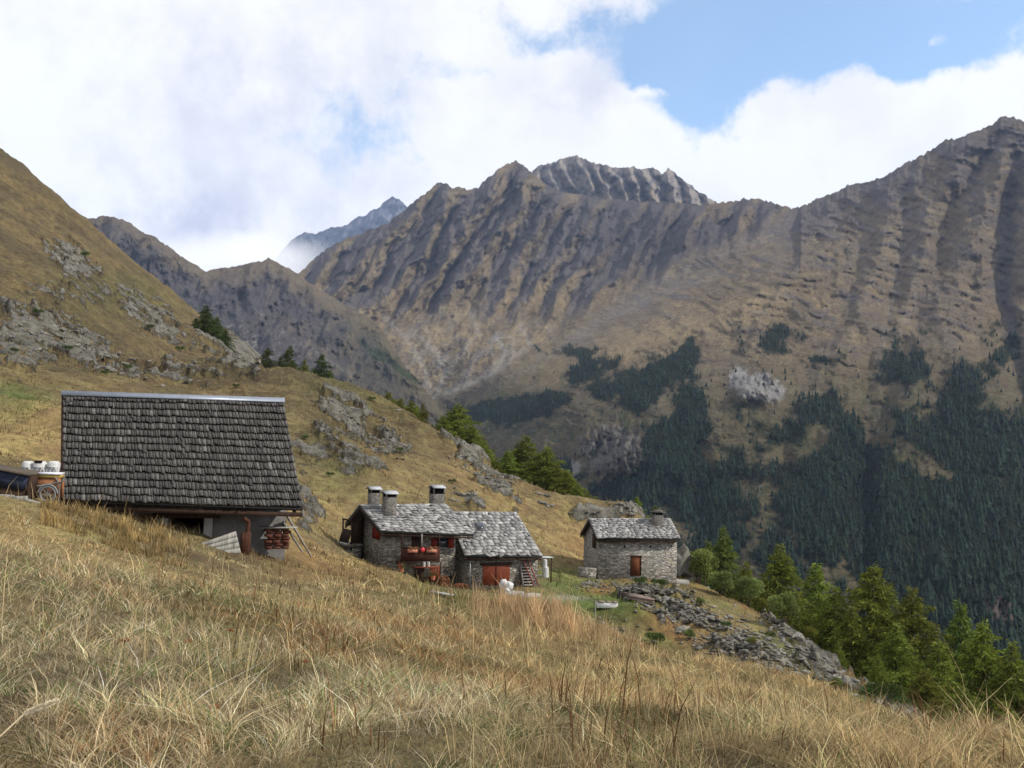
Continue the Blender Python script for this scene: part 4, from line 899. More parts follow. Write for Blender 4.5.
# --- main house with balcony
h1 = House((359.5, 504.7), 80, math.radians(29), math.radians(28), [(359.5, 504.7), (445.5, 503.6), (474.5, 534), (381, 531)], 'larger stone house with three chimneys and a dark wooden balcony, stone slab roof', rows=9, per=17, over=.75, side_over=.8, back_drop=.85)
h1.chimney(370.5, 380, 493, 506, 369, 381.5, 486.5, 490.5, h1.A[1] + .5)
h1.chimney(385.3, 396.2, 497, 518, 384.6, 398.5, 489.8, 496, h1.A[1] - 1.6)
c3 = h1.chimney(433.2, 444.5, 494, 505, 432.6, 445.2, 484, 490, h1.A[1] + .5)
db = h1.rect('balcony_door', 411.5, 536, 421.5, 552, .02, .1, M_BWOOD)
w_ = h1.rect('window', 437, 538, 448, 547.5, .02, .06, M_GLASS)
h1.rect('shutter', 431.5, 538, 437, 547.5, .07, .05, M_RED); h1.rect('shutter', 448.2, 536.5, 454, 548, .07, .05, M_RED)
V0 = 1.15
bal = h1.rect('balcony_floor', 401, 561.5, 440, 563, V0, V0 - .003, M_BWOOD)
rl = h1.rect('balcony_railing', 401, 548, 440, 561.3, V0, .05, wood_mat('balcony_boards', (.035, .014, .010), (.075, .026, .017)), bal)
h1.rect('handrail', 400.5, 546.8, 440.5, 547.9, V0 + .03, .11, M_BWOOD, bal)
for x in (402, 421.5, 439): h1.rect('post', x, 534, x + 1, 547, V0 - .02, .09, M_BWOOD if x != 421.5 else M_GREYW, bal)
Mflow = foliage_mat('window_box_flowers', None, 0, 0)
for (x0, x1) in ((408, 417.5), (427, 437)):
    tr_ = h1.rect('flower_box', x0, 549.3, x1, 552.6, V0 + .16, .15, plain_mat('terracotta', (.45, .19, .12), .8, .1, 0, .2))
    v = h1.vf - V0 - .13; a = h1.f.on_v(x0, 549, v); b = h1.f.on_v(x1, 549, v); r_ = np.random.RandomState(int(x0)); n = 260
    P = np.stack([r_.uniform(a[0], b[0], n), v + r_.uniform(-.08, .12, n), a[2] + r_.uniform(-.06, .14, n)], -1); cl = np.where(r_.rand(n, 1) < .45, [[.5, .12, .10]], [[.07, .10, .03]]); cl[r_.rand(n) < .15] = (.6, .5, .2)
    V, F2, C2 = leaves(P, unit(r_.normal(size=(n, 3))), np.full(n, .09), np.full(n, .06), r_, cl); link('flowers', mesh_np('flowers', V, F2, Mflow, cols=C2), tr_)
import bmesh
def ico(r, sub=2, sc=(1, 1, 1), noise_=0, seed=0):
    bm = bmesh.new(); bmesh.ops.create_icosphere(bm, subdivisions=sub, radius=1); V = np.array([v.co[:] for v in bm.verts]); F3 = np.array([[v.index for v in f.verts] for f in bm.faces]); bm.free()
    if noise_: V = V * (1 + noise_ * np.stack([fbm(V[:, 0] * 1.3 + seed * 7.1 + V[:, 2], V[:, 1] * 1.3 + seed * 3.3, 3, seed)] * 3, -1))
    return V * r * np.array(sc), F3
v = h1.vf - V0 - .14; q = h1.f.on_v(422.8, 549.8, v); V, F3 = ico(.19, 2, (1, .35, 1)); me = mesh_np('red_ornament', V, F3, plain_mat('bright_red', (.5, .03, .03), .4, .4, 0, .05), True)
link('red_ornament', me, bal, loc=q)
h1.rect('lower_door', 415, 566, 424, 581, .02, .08, M_BWOOD); h1.rect('lower_door', 430, 566, 439.5, 581, .02, .08, M_DOOR)
h1.rect('corner_post', 440, 563.2, 441, 581, V0 - .05, .08, M_BWOOD, bal); h1.rect('corner_post', 402, 563.2, 403, 575, V0 - .05, .08, M_BWOOD, bal)
g1 = h1.side('gable_shutter', 372.2, 527.5, 379.8, 539, .06, .05, M_RED); h1.side('gable_timber', 358.5, 516, 363.5, 543, .05, .04, M_BWOOD)
# porch on the left gable
fp = h1.f; u = h1.u0 - 1.5
q0 = fp.on_u(349, 542.5, h1.u0 - 1.0); pw = fp.world(q0)
po = empty('wooden_porch', pw, fp.yaw, 'dark wooden plank porch with open window under the left gable of the larger house', 'porch')
part('lower_panel', [hexa([(-.1 + .0, -.66 + i * .2, 1.05), (0, -.66 + i * .2, 1.05), (0, -.47 + i * .2, 1.05), (-.1, -.47 + i * .2, 1.05), (-.42, -.66 + i * .2, 0), (-.32, -.66 + i * .2, 0), (-.32, -.47 + i * .2, 0), (-.42, -.47 + i * .2, 0)]) for i in range(10)], M_BWOOD, po)
part('post', bx(-.12, 0, -.76, -.665, -.6, 1.75), M_BWOOD, po); part('post', bx(-.12, 0, 1.345, 1.45, -.6, 1.75), M_BWOOD, po); part('top_rail', bx(-.14, .02, -.78, 1.46, 1.75, 1.88), M_BWOOD, po)
part('sill', bx(-.5, -.2, -.7, 1.4, -.08, -.005), plain_mat('pale_sill', (.55, .55, .52), .7), po); part('deck', bx(-.5, .9, -.8, 1.5, -.3, -.085), M_STONE, po); part('footing', bx(-.3, .8, -.7, 1.4, -2.2, -.305), M_STONE, po)
part('side_panel', bx(0.003, .9, -.72, -.667, 0, 1.745), M_BWOOD, po)

# --- lower house with garage door
h2 = House((452, 511.6), 85.5, math.radians(24), math.radians(30), [(446, 511.4), (516.3, 512), (542.5, 555.6), (464.5, 555.6)], 'lower stone house joined on the right, with a wide reddish door and one skylight', rows=11, per=15, over=.4, side_over=.3, wall_bottom=-7.)
gd = h2.rect('garage_door', 482.7, 565.6, 509.6, 585, .0, .12, M_DOOR, bevel=.01); gd.location.y = -.03
h2.rect('door_leaf_gap', 495.8, 565.8, 496.3, 585, .045, .02, M_DARK, gd).location.y = 0
h2.rect('lintel', 480.5, 562.5, 512, 565.4, .08, .2, M_BWOOD)
def roofbox(h, quad, up_, dn2, name, mat, parent=None):
    n = np.array([0, -math.sin(h.pitch), math.cos(h.pitch)]); q = [h.f.on_roof(x, y, np.zeros(3), h.pitch) for x, y in quad]
    return part(name, hexa([p + n * up_ for p in q] + [p - n * dn2 for p in q]), mat, parent or h.root)
sk = roofbox(h2, [(474.9, 524), (482.6, 524), (485.4, 531.2), (477.6, 531.2)], .17, .05, 'skylight', plain_mat('skylight_frame', (.10, .10, .11), .5)); roofbox(h2, [(475.9, 524.8), (482, 524.8), (484.2, 530.4), (478, 530.4)], .185, -.172, 'glass', M_GLASS, sk)
h2.rect('drainpipe', 469.6, 558, 470.5, 586, .10, .09, plain_mat('zinc_pipe', (.25, .26, .27), .5, .4, .2))
# outside stair flight and leaning ladder
v = h2.vf - .5; a = h2.f.on_v(523, 586.5, v); b = h2.f.on_v(531.5, 586.5, v); t = h2.f.on_v(527, 567, v)[2]
st = empty('outside_steps', h2.f.world([a[0], v, a[2]]), h2.f.yaw, 'short flight of open steps with pale treads against the front of the lower house', 'steps'); Wd = b[0] - a[0]; Hh = t - a[2]
part('stringer', hexa([(-.06, .45, Hh), (0, .45, Hh), (0, -.25, 0), (-.06, -.25, 0), (-.06, .6, Hh), (0, .6, Hh), (0, -.05, -.1), (-.06, -.05, -.1)]), M_GREYW, st); part('stringer', hexa([(Wd, .45, Hh), (Wd + .06, .45, Hh), (Wd + .06, -.25, 0), (Wd, -.25, 0), (Wd, .6, Hh), (Wd + .06, .6, Hh), (Wd + .06, -.05, -.1), (Wd, -.05, -.1)]), M_GREYW, st)
part('treads', [bx(0.003, Wd - .003, -.22 + i * .11, -.02 + i * .11, Hh * (i + .6) / 7 - .03, Hh * (i + .6) / 7 + .03) for i in range(7)], plain_mat('pale_tread', (.50, .49, .46), .8), st)
part('riser_boards', hexa([(0.003, .48, Hh), (Wd - .003, .48, Hh), (Wd - .003, -.18, 0), (0.003, -.18, 0), (0.003, .5, Hh), (Wd - .003, .5, Hh), (Wd - .003, -.16, 0), (0.003, -.16, 0)]), M_BWOOD, st)
pa = h2.f.on_v(525.5, 559.5, h2.vf - .12); pb = h2.f.on_v(536.5, 586, h2.vf - 1.0)
ld = empty('ladder', h2.f.world(pb), h2.f.yaw, 'reddish wooden ladder leaning on the wall at the right end of the lower house', 'ladder'); dv = pa - pb
for off in (0, .42):
    part('rail', cone_tube((off - .2, 0, 0), dv + np.array([off - .2 - .02, 0, 0]), .05, .045, 6), plain_mat('red_brown_rail', (.19, .045, .03), .7) if 'red_brown_rail' not in bpy.data.materials else bpy.data.materials['red_brown_rail'], ld)
part('rungs', [cone_tube(dv * t_ + np.array([-.2, 0, 0]), dv * t_ + np.array([.22, 0, 0]), .025, .025, 5) for t_ in np.linspace(.08, .94, 9)], M_BWOOD, ld)
# white sacks before the door
def sack(x, y, s, lab, rot=0, sc=(1, .8, 1.5), mat=None, name='white_sack'):
    P, dd = drop(x, y, 55, 95); P = at(x, y, min(dd, 79)); V, F3 = ico(s, 3, sc, .45, int(x)); V[:, 2] = np.maximum(V[:, 2], -s * sc[2] * .8)
    o = link(name, mesh_np(name, V, F3, mat or M_WHITE, True)); o.location = P + [0, 0, s * sc[2] * .5]; o.rotation_euler = (0, 0, rot); tag(o, lab, 'sack', 'white sacks by the garage door'); return o
sack(503.8, 588, .34, 'tallest white plastic sack, leftmost of the heap before the reddish door', .3, (1.1, 1., 1.35)); sack(509, 588.5, .36, 'white sack at the right of the heap before the reddish door', 1., (1.1, .9, 1.05)); sack(506.5, 592, .30, 'low front white sack of the heap before the reddish door', 2., (1.2, .9, .8))
for (x0, y0, x1, y1, lab, mt) in ((510, 589.5, 524, 592.5, 'pale board lying flat right beside the white sacks', M_CONC), (523.5, 589.2, 541, 592.2, 'pale stone slab on the ground at the foot of the steps', M_CONC)):
    P0 = at(x0, y1, 77); P1 = at(x1, y1, 78.5); L = np.linalg.norm((P1 - P0)[:2]); o = link('ground_slab', mesh_np('ground_slab', *bx(0, L, 0, 1.5, -.3, .06), mt)); fix_normals(o.data); o.location = [P0[0], P0[1], float(ground(P0[0], P0[1])[0]) + .02]; o.rotation_euler = (0, 0, math.atan2(P1[1] - P0[1], P1[0] - P0[0])); tag(o, lab, 'slab')
# shelf with white drums at the right end
q = h2.f.on_v(543.5, 557.2, h2.vf + .3)
sh = empty('lean_to_shelf', h2.f.world(q), h2.f.yaw, 'small flat topped lean-to shelf against the right gable of the lower house', 'lean-to')
part('top', bx(-.75, .75, -.3, .6, -.05, .02), plain_mat('grey_sheet', (.34, .36, .38), .5, .4), sh)
for uu in (-.7, .62): part('post', bx(uu, uu + .08, -.2, -.12, -2.1, -.053), M_BWOOD, sh)
for k in range(3): part('shelf_board', bx(-.7, .0, -.18, .5, -.55 - k * .5, -.51 - k * .5), M_GREYW, sh)
def drum(px, y0, y1, r, v, lab):
    a = h2.f.on_v(px, y1, v); t = h2.f.on_v(px, y0, v)[2]; V, F2 = cone_tube((0, 0, 0), (0, 0, t - a[2]), r, r * .92, 14); o = empty('white_drum', h2.f.world(a), 0, lab, 'drum', 'white drums beside the lean-to')
    part('barrel', (V, F2), M_WHITE, o); V, F2 = cone_tube((0, 0, t - a[2] - .02), (0, 0, t - a[2] + .05), r * .9, r * .7, 14); cap = np.array([[0, 0, t - a[2] + .05]]); V = np.vstack([V, cap]); k = 14
    me = mesh_np('lid', V, [F2, np.array([(k + i, k + (i + 1) % k, 2 * k) for i in range(k)])], M_WHITE); link('lid', me, o)
drum(545.5, 567.5, 577, .27, h2.vf - .1, 'lower white drum on the grass beside the lean-to shelf'); drum(544.8, 560, 567.3, .2, h2.vf - .05, 'upper smaller white drum standing on the lower one')

# firewood and clutter in front of the main house
def logpile(x, y, d, w, h, lab, n=110, rad=.045):
    P = at(x, y, d); P[2] = float(ground(P[0], P[1])[0]) + .1; r_ = np.random.RandomState(int(x)); G = []
    for i in range(n): uu = r_.uniform(-w / 2, w / 2); ww = r_.uniform(0, h) * (1 - (abs(uu) / w) ** 2); G.append(cone_tube((uu, -.25 + .05 * r_.normal(), ww), (uu + .03 * r_.normal(), .25, ww), rad, rad, 6))
    V, F2, _ = join([g_[:2] for g_ in G]); caps = np.concatenate([[(i * 12 + 0, i * 12 + 1, i * 12 + 2, i * 12 + 3)] for i in range(n)] + [[(i * 12 + 0, i * 12 + 3, i * 12 + 4, i * 12 + 5)] for i in range(n)])
    o = link('firewood_pile', mesh_np('firewood_pile', V, np.vstack([F2, caps]), wood_mat('cut_firewood', (.16, .06, .03), (.34, .16, .08)))); o.location = P - [0, 0, .1]; o.rotation_euler = (0, 0, .5); tag(o, lab, 'firewood')
logpile(460.5, 576.5, 77, 1.1, .5, 'low pile of reddish firewood between the larger house and the drainpipe'); logpile(444, 577, 75, .8, .9, 'reddish stack of cut wood at the right end under the balcony')
P = at(425.5, 574.5, 74.5); tb = empty('garden_table', P, .4, 'small reddish wooden table with two white pots under the balcony', 'table')
part('table_top', bx(-.9, .9, -.35, .35, .52, .58), M_DOOR, tb)
for a_, b_ in ((-.85, -.3), (.78, -.3), (-.85, .24), (.78, .24)): part('leg', bx(a_, a_ + .07, b_, b_ + .07, -.4, .517), M_BWOOD, tb)
for dx, lab in ((-.12, 'white pot on the small table under the balcony, left one of two'), (.2, 'white pot on the small table under the balcony, right one of two')):
    o = link('white_pot', mesh_np('white_pot', *cone_tube((0, 0, 0), (0, 0, .34), .09, .11, 10), M_WHITE)); o.location = P + [dx, dx * .4, .585]; tag(o, lab, 'pot', 'white pots')
for i, (x, y, d, lab) in enumerate(((401.5, 571, 74.5, 'red potted geranium at the left foot of the balcony'), (433, 578.5, 73.5, 'red potted plant in the grass before the table'))):
    p = at(x, y, d); o = empty('potted_plant', p, 0, lab, 'potted plant'); part('pot', cone_tube((0, 0, -.1), (0, 0, .22), .14, .18, 10), plain_mat('clay_pot', (.40, .14, .08), .85), o)
    r_ = np.random.RandomState(i); n = 420; Q = r_.normal(size=(n, 3)) * [.14, .14, .12] + [0, 0, .36]; cl = np.where(r_.rand(n, 1) < .35, [[.35, .04, .03]], [[.06, .10, .03]]); V, F2, C2 = leaves(Q, unit(r_.normal(size=(n, 3))), np.full(n, .07), np.full(n, .05), r_, cl); link('foliage', mesh_np('foliage', V, F2, Mflow, cols=C2), o)

# --- the hut
h3 = House((588.8, 518.4), 100, math.radians(13), math.radians(31), [(588.8, 518.4), (670.4, 518.2), (680.6, 538.4), (596.6, 538)], 'small detached stone hut with one chimney and a narrow brown door, on the grassy terrace', rows=8, per=18, over=.4, side_over=.35, wall_bottom=-8, mat=M_STONE2, back_drop=1.0)
dd_ = h3.rect('door', 631.2, 556, 640.6, 575.8, .015, .12, wood_mat('hut_door', (.07, .024, .010), (.14, .050, .02))); h3.rect('door_frame', 630.4, 556, 631.2, 575.8, .05, .15, M_BWOOD, dd_); h3.rect('door_frame', 640.6, 556, 641.4, 575.8, .05, .15, M_BWOOD, dd_)
h3.rect('lintel', 629.6, 554.6, 643.2, 555.9, .10, .2, M_GREYW)
for x in (624, 649.5): h3.rect('vent_hole', x, 545.5, x + 1.8, 547.6, .012, .05, M_DARK)
h3.side('gable_window', 592.2, 534, 595.8, 548, .04, .06, M_BWOOD)
h3.chimney(654.2, 663.4, 515, 529, 653, 665.6, 511.5, 513.5, h3.A[1] - 1.15, kind='flat')
# ------------------------------------------------------------------ far forest: too many to count, one mass
rng = np.random.RandomState(77)
def far_tree(seed):
    r = np.random.RandomState(seed); V, Fc = [], []; o = 0
    for lvl, (z0, z1, rad) in enumerate(((.06, .5, .20), (.25, .72, .155), (.5, 1.0, .10))):
        k = 7; a = np.arange(k) * 2 * np.pi / k + r.rand() * 6; rr_ = rad * (1 + .35 * r.normal(size=k)).clip(.4, 1.7); base = np.stack([np.cos(a) * rr_, np.sin(a) * rr_, z0 + .06 * r.normal(size=k)], -1)
        V.append(np.vstack([base, [[.02 * r.normal(), .02 * r.normal(), z1]]])); Fc += [(o + i, o + (i + 1) % k, o + k) for i in range(k)]; o += k + 1
    return np.vstack(V), np.array(Fc)
FT = [far_tree(i) for i in range(6)]
N = 44000; px = rng.uniform(350, 1070, N); py = rng.uniform(325, 745, N)
dep = np.exp(TP_MAIN(px / 100, py / 100)); top = pl(SIL_MAIN, px); keep = (rng.rand(N) < (sst(.22, .75, forest(px, py)) + .035 * sst(330, 380, py) * (px > 560)) * np.clip((dep / 1100) ** 1.4 * .55, .25, 1)) & (py < pl(BOT_MAIN, px))
px, py, dep, top = px[keep], py[keep], dep[keep], top[keep]; rel, _ = relief_main(px, py, dep, py - top); P = at(px, py, dep - rel); print('far trees', len(P))
Vs, Fs, Cs = [], [], []; o = 0
H = rng.uniform(7, 19, len(P)) * np.clip(.75 + .35 * fbm(px / 30., py / 30., 3, 200), .5, 1.2) * np.where(sst(.2, .6, forest(px, py)) < .5, .75, 1)
for k, (tv, tf) in enumerate(FT):
    idx = np.nonzero(np.arange(len(P)) % 6 == k)[0]; n = len(idx); a = rng.rand(n) * 6.28; ca, sa = np.cos(a), np.sin(a); wd = rng.uniform(.85, 1.35, n)
    vx = tv[None, :, 0] * ca[:, None] - tv[None, :, 1] * sa[:, None]; vy = tv[None, :, 0] * sa[:, None] + tv[None, :, 1] * ca[:, None]
    Q = np.stack([vx * (H[idx] * wd)[:, None], vy * (H[idx] * wd)[:, None], tv[None, :, 2] * H[idx][:, None] - 1.], -1) + P[idx][:, None]
    Vs.append(Q.reshape(-1, 3)); Fs.append((tf[None] + (np.arange(n) * len(tv))[:, None, None]).reshape(-1, 3) + o); o += n * len(tv)
    cc = np.array([.011, .023, .014])[None] * rng.uniform(.7, 1.3, (n, 1)); cc[rng.rand(n) < .07] *= [1.5, 1.25, .8]; Cs.append(np.repeat(cc, len(tv), 0))  # tree green kept dark, the slope's shade put into the colour
link('forest', mesh_np('forest', np.vstack(Vs), np.vstack(Fs), M_BUSH, False, np.vstack(Cs)), kind='stuff', label='dark conifer forest covering the far valley slopes')

# ------------------------------------------------------------------ larches and pines that stand apart
G1 = 'larches beyond the rocky spur on the right'; G2 = 'larches along the ridge behind the houses'; G3 = 'conifers at the foot of the left mountainside'
T1 = [(878, 655, 92, 2, .8, 'low larch under the left side of the tallest one, touching the spur'), (926, 668, 84, 4, .8, 'low dark larch right behind the meadow edge below the dark broad one'), (966, 688, 80, 2, .8, 'low larch right behind the meadow edge below the narrow pointed one'), (1004, 700, 78, 0, .8, 'lowest larch at the right, just above the meadow edge'), (838, 640, 100, 0, .8, 'low larch behind the upper spur rocks, left of the smaller leaning one'),
     # px, top y, d, variant, wscale, label
    (780, 543, 116, 0, .95, 'pointed larch just right of the round bushes, first of the row beyond the rocky spur'),
    (816, 561, 122, 1, 1.0, 'slender larch in the row beyond the spur, second from the left'),
    (836, 586, 112, 2, .9, 'low rounded larch in front of the slender one beyond the spur'),
    (873, 562, 112, 4, 1.0, 'tallest broad larch of the row beyond the spur, with a blunt top'),
    (852, 606, 104, 1, .9, 'smaller larch leaning into the left side of the tallest one'),
    (912, 586, 104, 2, .95, 'dark broad larch directly right of the tallest one'),
    (896, 622, 98, 0, .9, 'short larch low in front of the dark broad one'),
    (960, 601, 106, 3, 1.0, 'narrow pointed larch standing up between the two broad right-hand larches'),
    (984, 618, 96, 4, .85, 'broad bright green larch near the right edge of the picture'),
    (1012, 640, 92, 0, .8, 'larch with a drooping right side nearly touching the right picture edge'),
    (1046, 652, 92, 2, .9, 'larch cut off by the right edge of the picture'),
    (938, 640, 92, 1, 1.0, 'dark larch low in the gap left of the narrow pointed one'),
    (724, 527, 165, 3, 1.1, 'dark larch standing up behind the large round bush'),
    (746, 561, 140, 2, .7, 'small dark larch right behind the pale round bushes'),
    (708, 540, 180, 3, 1.0, 'thin dark larch left of the one behind the round bush'),
    (765, 575, 128, 1, .6, 'small larch half hidden left of the first pointed larch')]
for (x, y, d, k, ws, lab) in T1: plant_tree('larch', CONS[k], x, y, d, lab, G1, ws)
T2 = [(451, 412, 225, 4, .7, 'rounded larch just behind the left side of the big dark ridge larch'), (482, 436, 215, 2, .7, 'dark larch behind the right slope of the left ridge group'), (517, 447, 212, 4, .7, 'dense larch behind and between the first two of the middle ridge group'), (570, 474, 200, 2, .6, 'dense dark larch low behind the rounded ridge larch'), (606, 501, 185, 2, .4, 'tiny larch where the ridge tree line ends above the hut rock'), (417, 405, 200, 2, .5, 'dark larch behind the yellow green young larches on the knoll'), (458, 403, 205, 2, 1.0, 'big dark larch on the ridge, left of the gap, behind the knoll'), (443, 415, 200, 1, .8, 'larch at the left shoulder of the big dark one on the ridge'), (472, 425, 200, 0, .9, 'larch sloping down right from the big dark one on the ridge'), (486, 445, 195, 2, .7, 'low larch at the end of the left ridge group'),
      (508, 449, 195, 1, .9, 'narrow larch at the left of the middle ridge group'), (526, 435, 200, 0, 1.05, 'pointed larch with paler top in the middle ridge group'), (547, 446, 190, 2, 1.0, 'broad larch, largest of the middle ridge group'), (566, 470, 182, 4, .7, 'rounded larch right of the broadest ridge larch'), (578, 483, 178, 1, .8, 'small larch near the right end of the ridge row'), (596, 496, 175, 0, .6, 'lowest larch at the right end of the ridge row'),
      (432, 424, 200, 2, .7, 'low dark larch at the left foot of the big ridge larch'), (497, 460, 192, 0, .6, 'small larch low in the gap between the two ridge groups'), (537, 452, 192, 2, .8, 'dark larch pressed between the pointed and the broad ridge larches'), (557, 462, 186, 1, .8, 'larch at the right shoulder of the broadest ridge larch'), (588, 491, 176, 2, .5, 'bushy low larch just left of the lowest ridge larch'),
      (637, 496, 170, 1, .6, 'larch peeping over the hut roof, left of its chimney'), (655, 505, 165, 3, .5, 'larch peeping over the hut roof behind its chimney')]
for (x, y, d, k, ws, lab) in T2: plant_tree('larch', CONS[k], x, y, d, lab, G2, ws * 1.3, minh=8, maxh=20)
T3 = [(389, 392, 182, 1, .9, 'light green young larch on the top of the knoll, leftmost'), (401, 398, 180, 1, .8, 'yellowish young larch on top of the knoll'), (411, 400, 178, 1, .9, 'yellow green young larch right of the yellowish one on the knoll'), (423, 403, 172, 1, .5, 'thin single larch at the right of the knoll top')]
for (x, y, d, k, ws, lab) in T3: plant_tree('larch', SMALLC[k], x, y, d, lab, G2, ws * 1.25, 10., minh=7, maxh=12, name='young_larch')
T4 = [(226, 330, 308, 2, .7, 'low conifer at the right foot of the wide dark clump on the mountainside'), (206, 305, 315, 2, .95, 'wide dark conifer clump highest on the left mountainside, first of its pair'), (217, 316, 312, 0, .95, 'conifer pressed against the right side of the wide dark one on the mountainside'), (196, 318, 312, 2, .75, 'small conifer at the left foot of the wide dark one'),
      (268, 347, 290, 0, .95, 'conifer directly above the right end of the barn ridge, leftmost of the low group'), (290, 345, 288, 0, .9, 'pointed conifer in the middle of the low group above the barn ridge'), (281, 357, 285, 2, .8, 'low dark conifer in front between the two pointed ones above the barn'), (305, 358, 285, 1, .7, 'thin small conifer in the low group above the barn'), (322, 354, 280, 2, .9, 'rounded conifer at the right end of the low group above the barn')]
for (x, y, d, k, ws, lab) in T4: plant_tree('conifer', SMALLC[k], x, y, d, lab, G3, ws, 10., minh=8, maxh=16, name='conifer')

# ------------------------------------------------------------------ bushes
def bush_mesh(seed, R=2., n=8000, tone=(.085, .105, .030), stem=True, flat=.75):
    r = np.random.RandomState(seed); k = 11; cen = unit(r.normal(size=(k, 3))) * [.62, .62, .42]; cen[:, 2] += .15; rad = r.uniform(.32, .5, k)
    i = r.randint(0, k, n); dr = unit(r.normal(size=(n, 3))); dr[:, 2] = np.where(dr[:, 2] < -.5, -dr[:, 2], dr[:, 2]); P = (cen[i] + dr * (rad[i] * r.uniform(.6, 1.05, n))[:, None]) * [R, R, R * flat]; P[:, 2] += R * .85
    ax = unit(dr + r.normal(size=(n, 3)) * .6 + [0, 0, .3]); col = np.array(tone)[None] * r.uniform(.6, 1.4, (n, 1)) * (1 + .25 * r.normal(size=k))[i][:, None].clip(.6, 1.5)
    V, F2, C2 = leaves(P, ax, r.uniform(.14, .30, n) * R / 2, r.uniform(.07, .14, n) * R / 2, r, col); crown = mesh_np('crown', V, F2, M_BUSH, cols=C2)
    G = [cone_tube((r.normal() * .12 * R, r.normal() * .12 * R, -.4), cen[j] * [R, R, R * flat] * .8 + [0, 0, R * .85], .05 * R / 2, .015, 5) for j in range(k)]
    Vt, Ft, _ = join(G); return crown, mesh_np('stems', Vt, Ft, M_BARK, True)
def plant_bush(me, x, y, d0, d1, s, lab, grp='bushes on the spur', name='bush', sink=0., zs=1.):
    P, dd = drop(x, y, d0, d1); o = empty(name, P - np.array([0, 0, sink]), random.random() * 6, lab, 'bush', grp); o.scale = (s, s, s * zs); link('crown', me[0], o); link('stems', me[1], o)
B1 = bush_mesh(1, tone=(.20, .235, .065)); B2 = bush_mesh(2, tone=(.17, .21, .065)); B3 = bush_mesh(3, n=2200, tone=(.055, .085, .022)); B4 = bush_mesh(5, n=2200, tone=(.16, .17, .03))
for a in [(B1, 699, 577, 95, 125, 1.12, 'large round olive green bush with bare stems beside the hut'), (B2, 722, 580, 98, 130, .72, 'low olive bush right behind the large round one', ), (B2, 746, 598, 85, 112, .85, 'pale green round bush on brown stems at the edge of the spur'), (B4, 762, 612, 80, 112, .42, 'small yellow green bush below the pale round one'),
          (B2, 785, 622, 80, 112, .75, 'grey green dome bush at the edge of the slope beside the first larch'), (B4, 810, 640, 70, 110, .35, 'little yellow bush on the slope below the grey green dome'), (B3, 872, 706, 45, 95, .5, 'dark green leafy shrub left on the lower spur'), (B3, 888, 709, 45, 95, .55, 'dark green leafy shrub in the middle of the lower spur patch'), (B3, 900, 713, 45, 95, .4, 'dark green leafy shrub right on the lower spur'),
          (B2, 700, 606, 70, 105, .22, 'olive tuft bush high among the rubble'), (B3, 726, 630, 70, 105, .24, 'dark bush in the middle of the rubble bank'), (B2, 690, 640, 62, 100, .24, 'olive bush low in the rubble bank'), (B4, 752, 648, 62, 100, .24, 'yellowish bush at the right of the rubble bank'), (B3, 770, 640, 65, 105, .22, 'dark tuft bush between the rubble bank and the spur rocks'), (B2, 835, 690, 55, 95, .26, 'olive bush at the foot of the spur rocks'), (B3, 655, 648, 60, 100, .42, 'dark green shrub at the foot of the stone bank'), (B3, 640, 588, 80, 96, .34, 'small brownish green shrub before the hut door'), (B3, 662, 590, 80, 97, .34, 'small shrub before the right corner of the hut'), (B3, 655, 586, 80, 97, .22, 'tiny shrub between the two before the hut')]: plant_bush(*a)
r_ = np.random.RandomState(8)
JUN = [(38, 318, 'small dark juniper high on the left mountainside between the upper outcrops'), (68, 352, 'dark juniper beside the biggest outcrop at the left'), (14, 355, 'juniper on the outcrop at the left picture edge'), (105, 375, 'small juniper on the slope right above the middle of the barn roof'),
       (128, 370, 'juniper between the low outcrops above the barn ridge'), (150, 332, 'juniper at the foot of the slanting outcrop on the mountainside'), (85, 258, 'tiny juniper on the smooth upper slope beside the highest outcrop'), (180, 352, 'small juniper left of the dark conifers on the mountainside'),
       (236, 388, 'low juniper on the bench just above the barn ridge'), (305, 440, 'juniper on the green slope right of the barn roof'), (330, 478, 'small juniper on the slope above the chimneys'), (452, 484, 'juniper beside the rocks above the lower house roof'),
       (400, 452, 'juniper on the right flank of the knoll'), (372, 402, 'juniper on the crest of the knoll left of the young larches'), (586, 540, 'tiny juniper on the golden slope left of the hut')]
for i, (x, y, lab) in enumerate(JUN):
    P, dd = drop(x, y, 60, 420); s = max(dd * .0020 * r_.uniform(.7, 1.5), .25)
    o = empty('juniper_bush', P - np.array([0, 0, .3 * s]), r_.rand() * 6, lab, 'bush', 'small junipers dotted over the hillside'); o.scale = (s, s, s * .9); link('crown', B3[0], o); link('stems', B3[1], o)

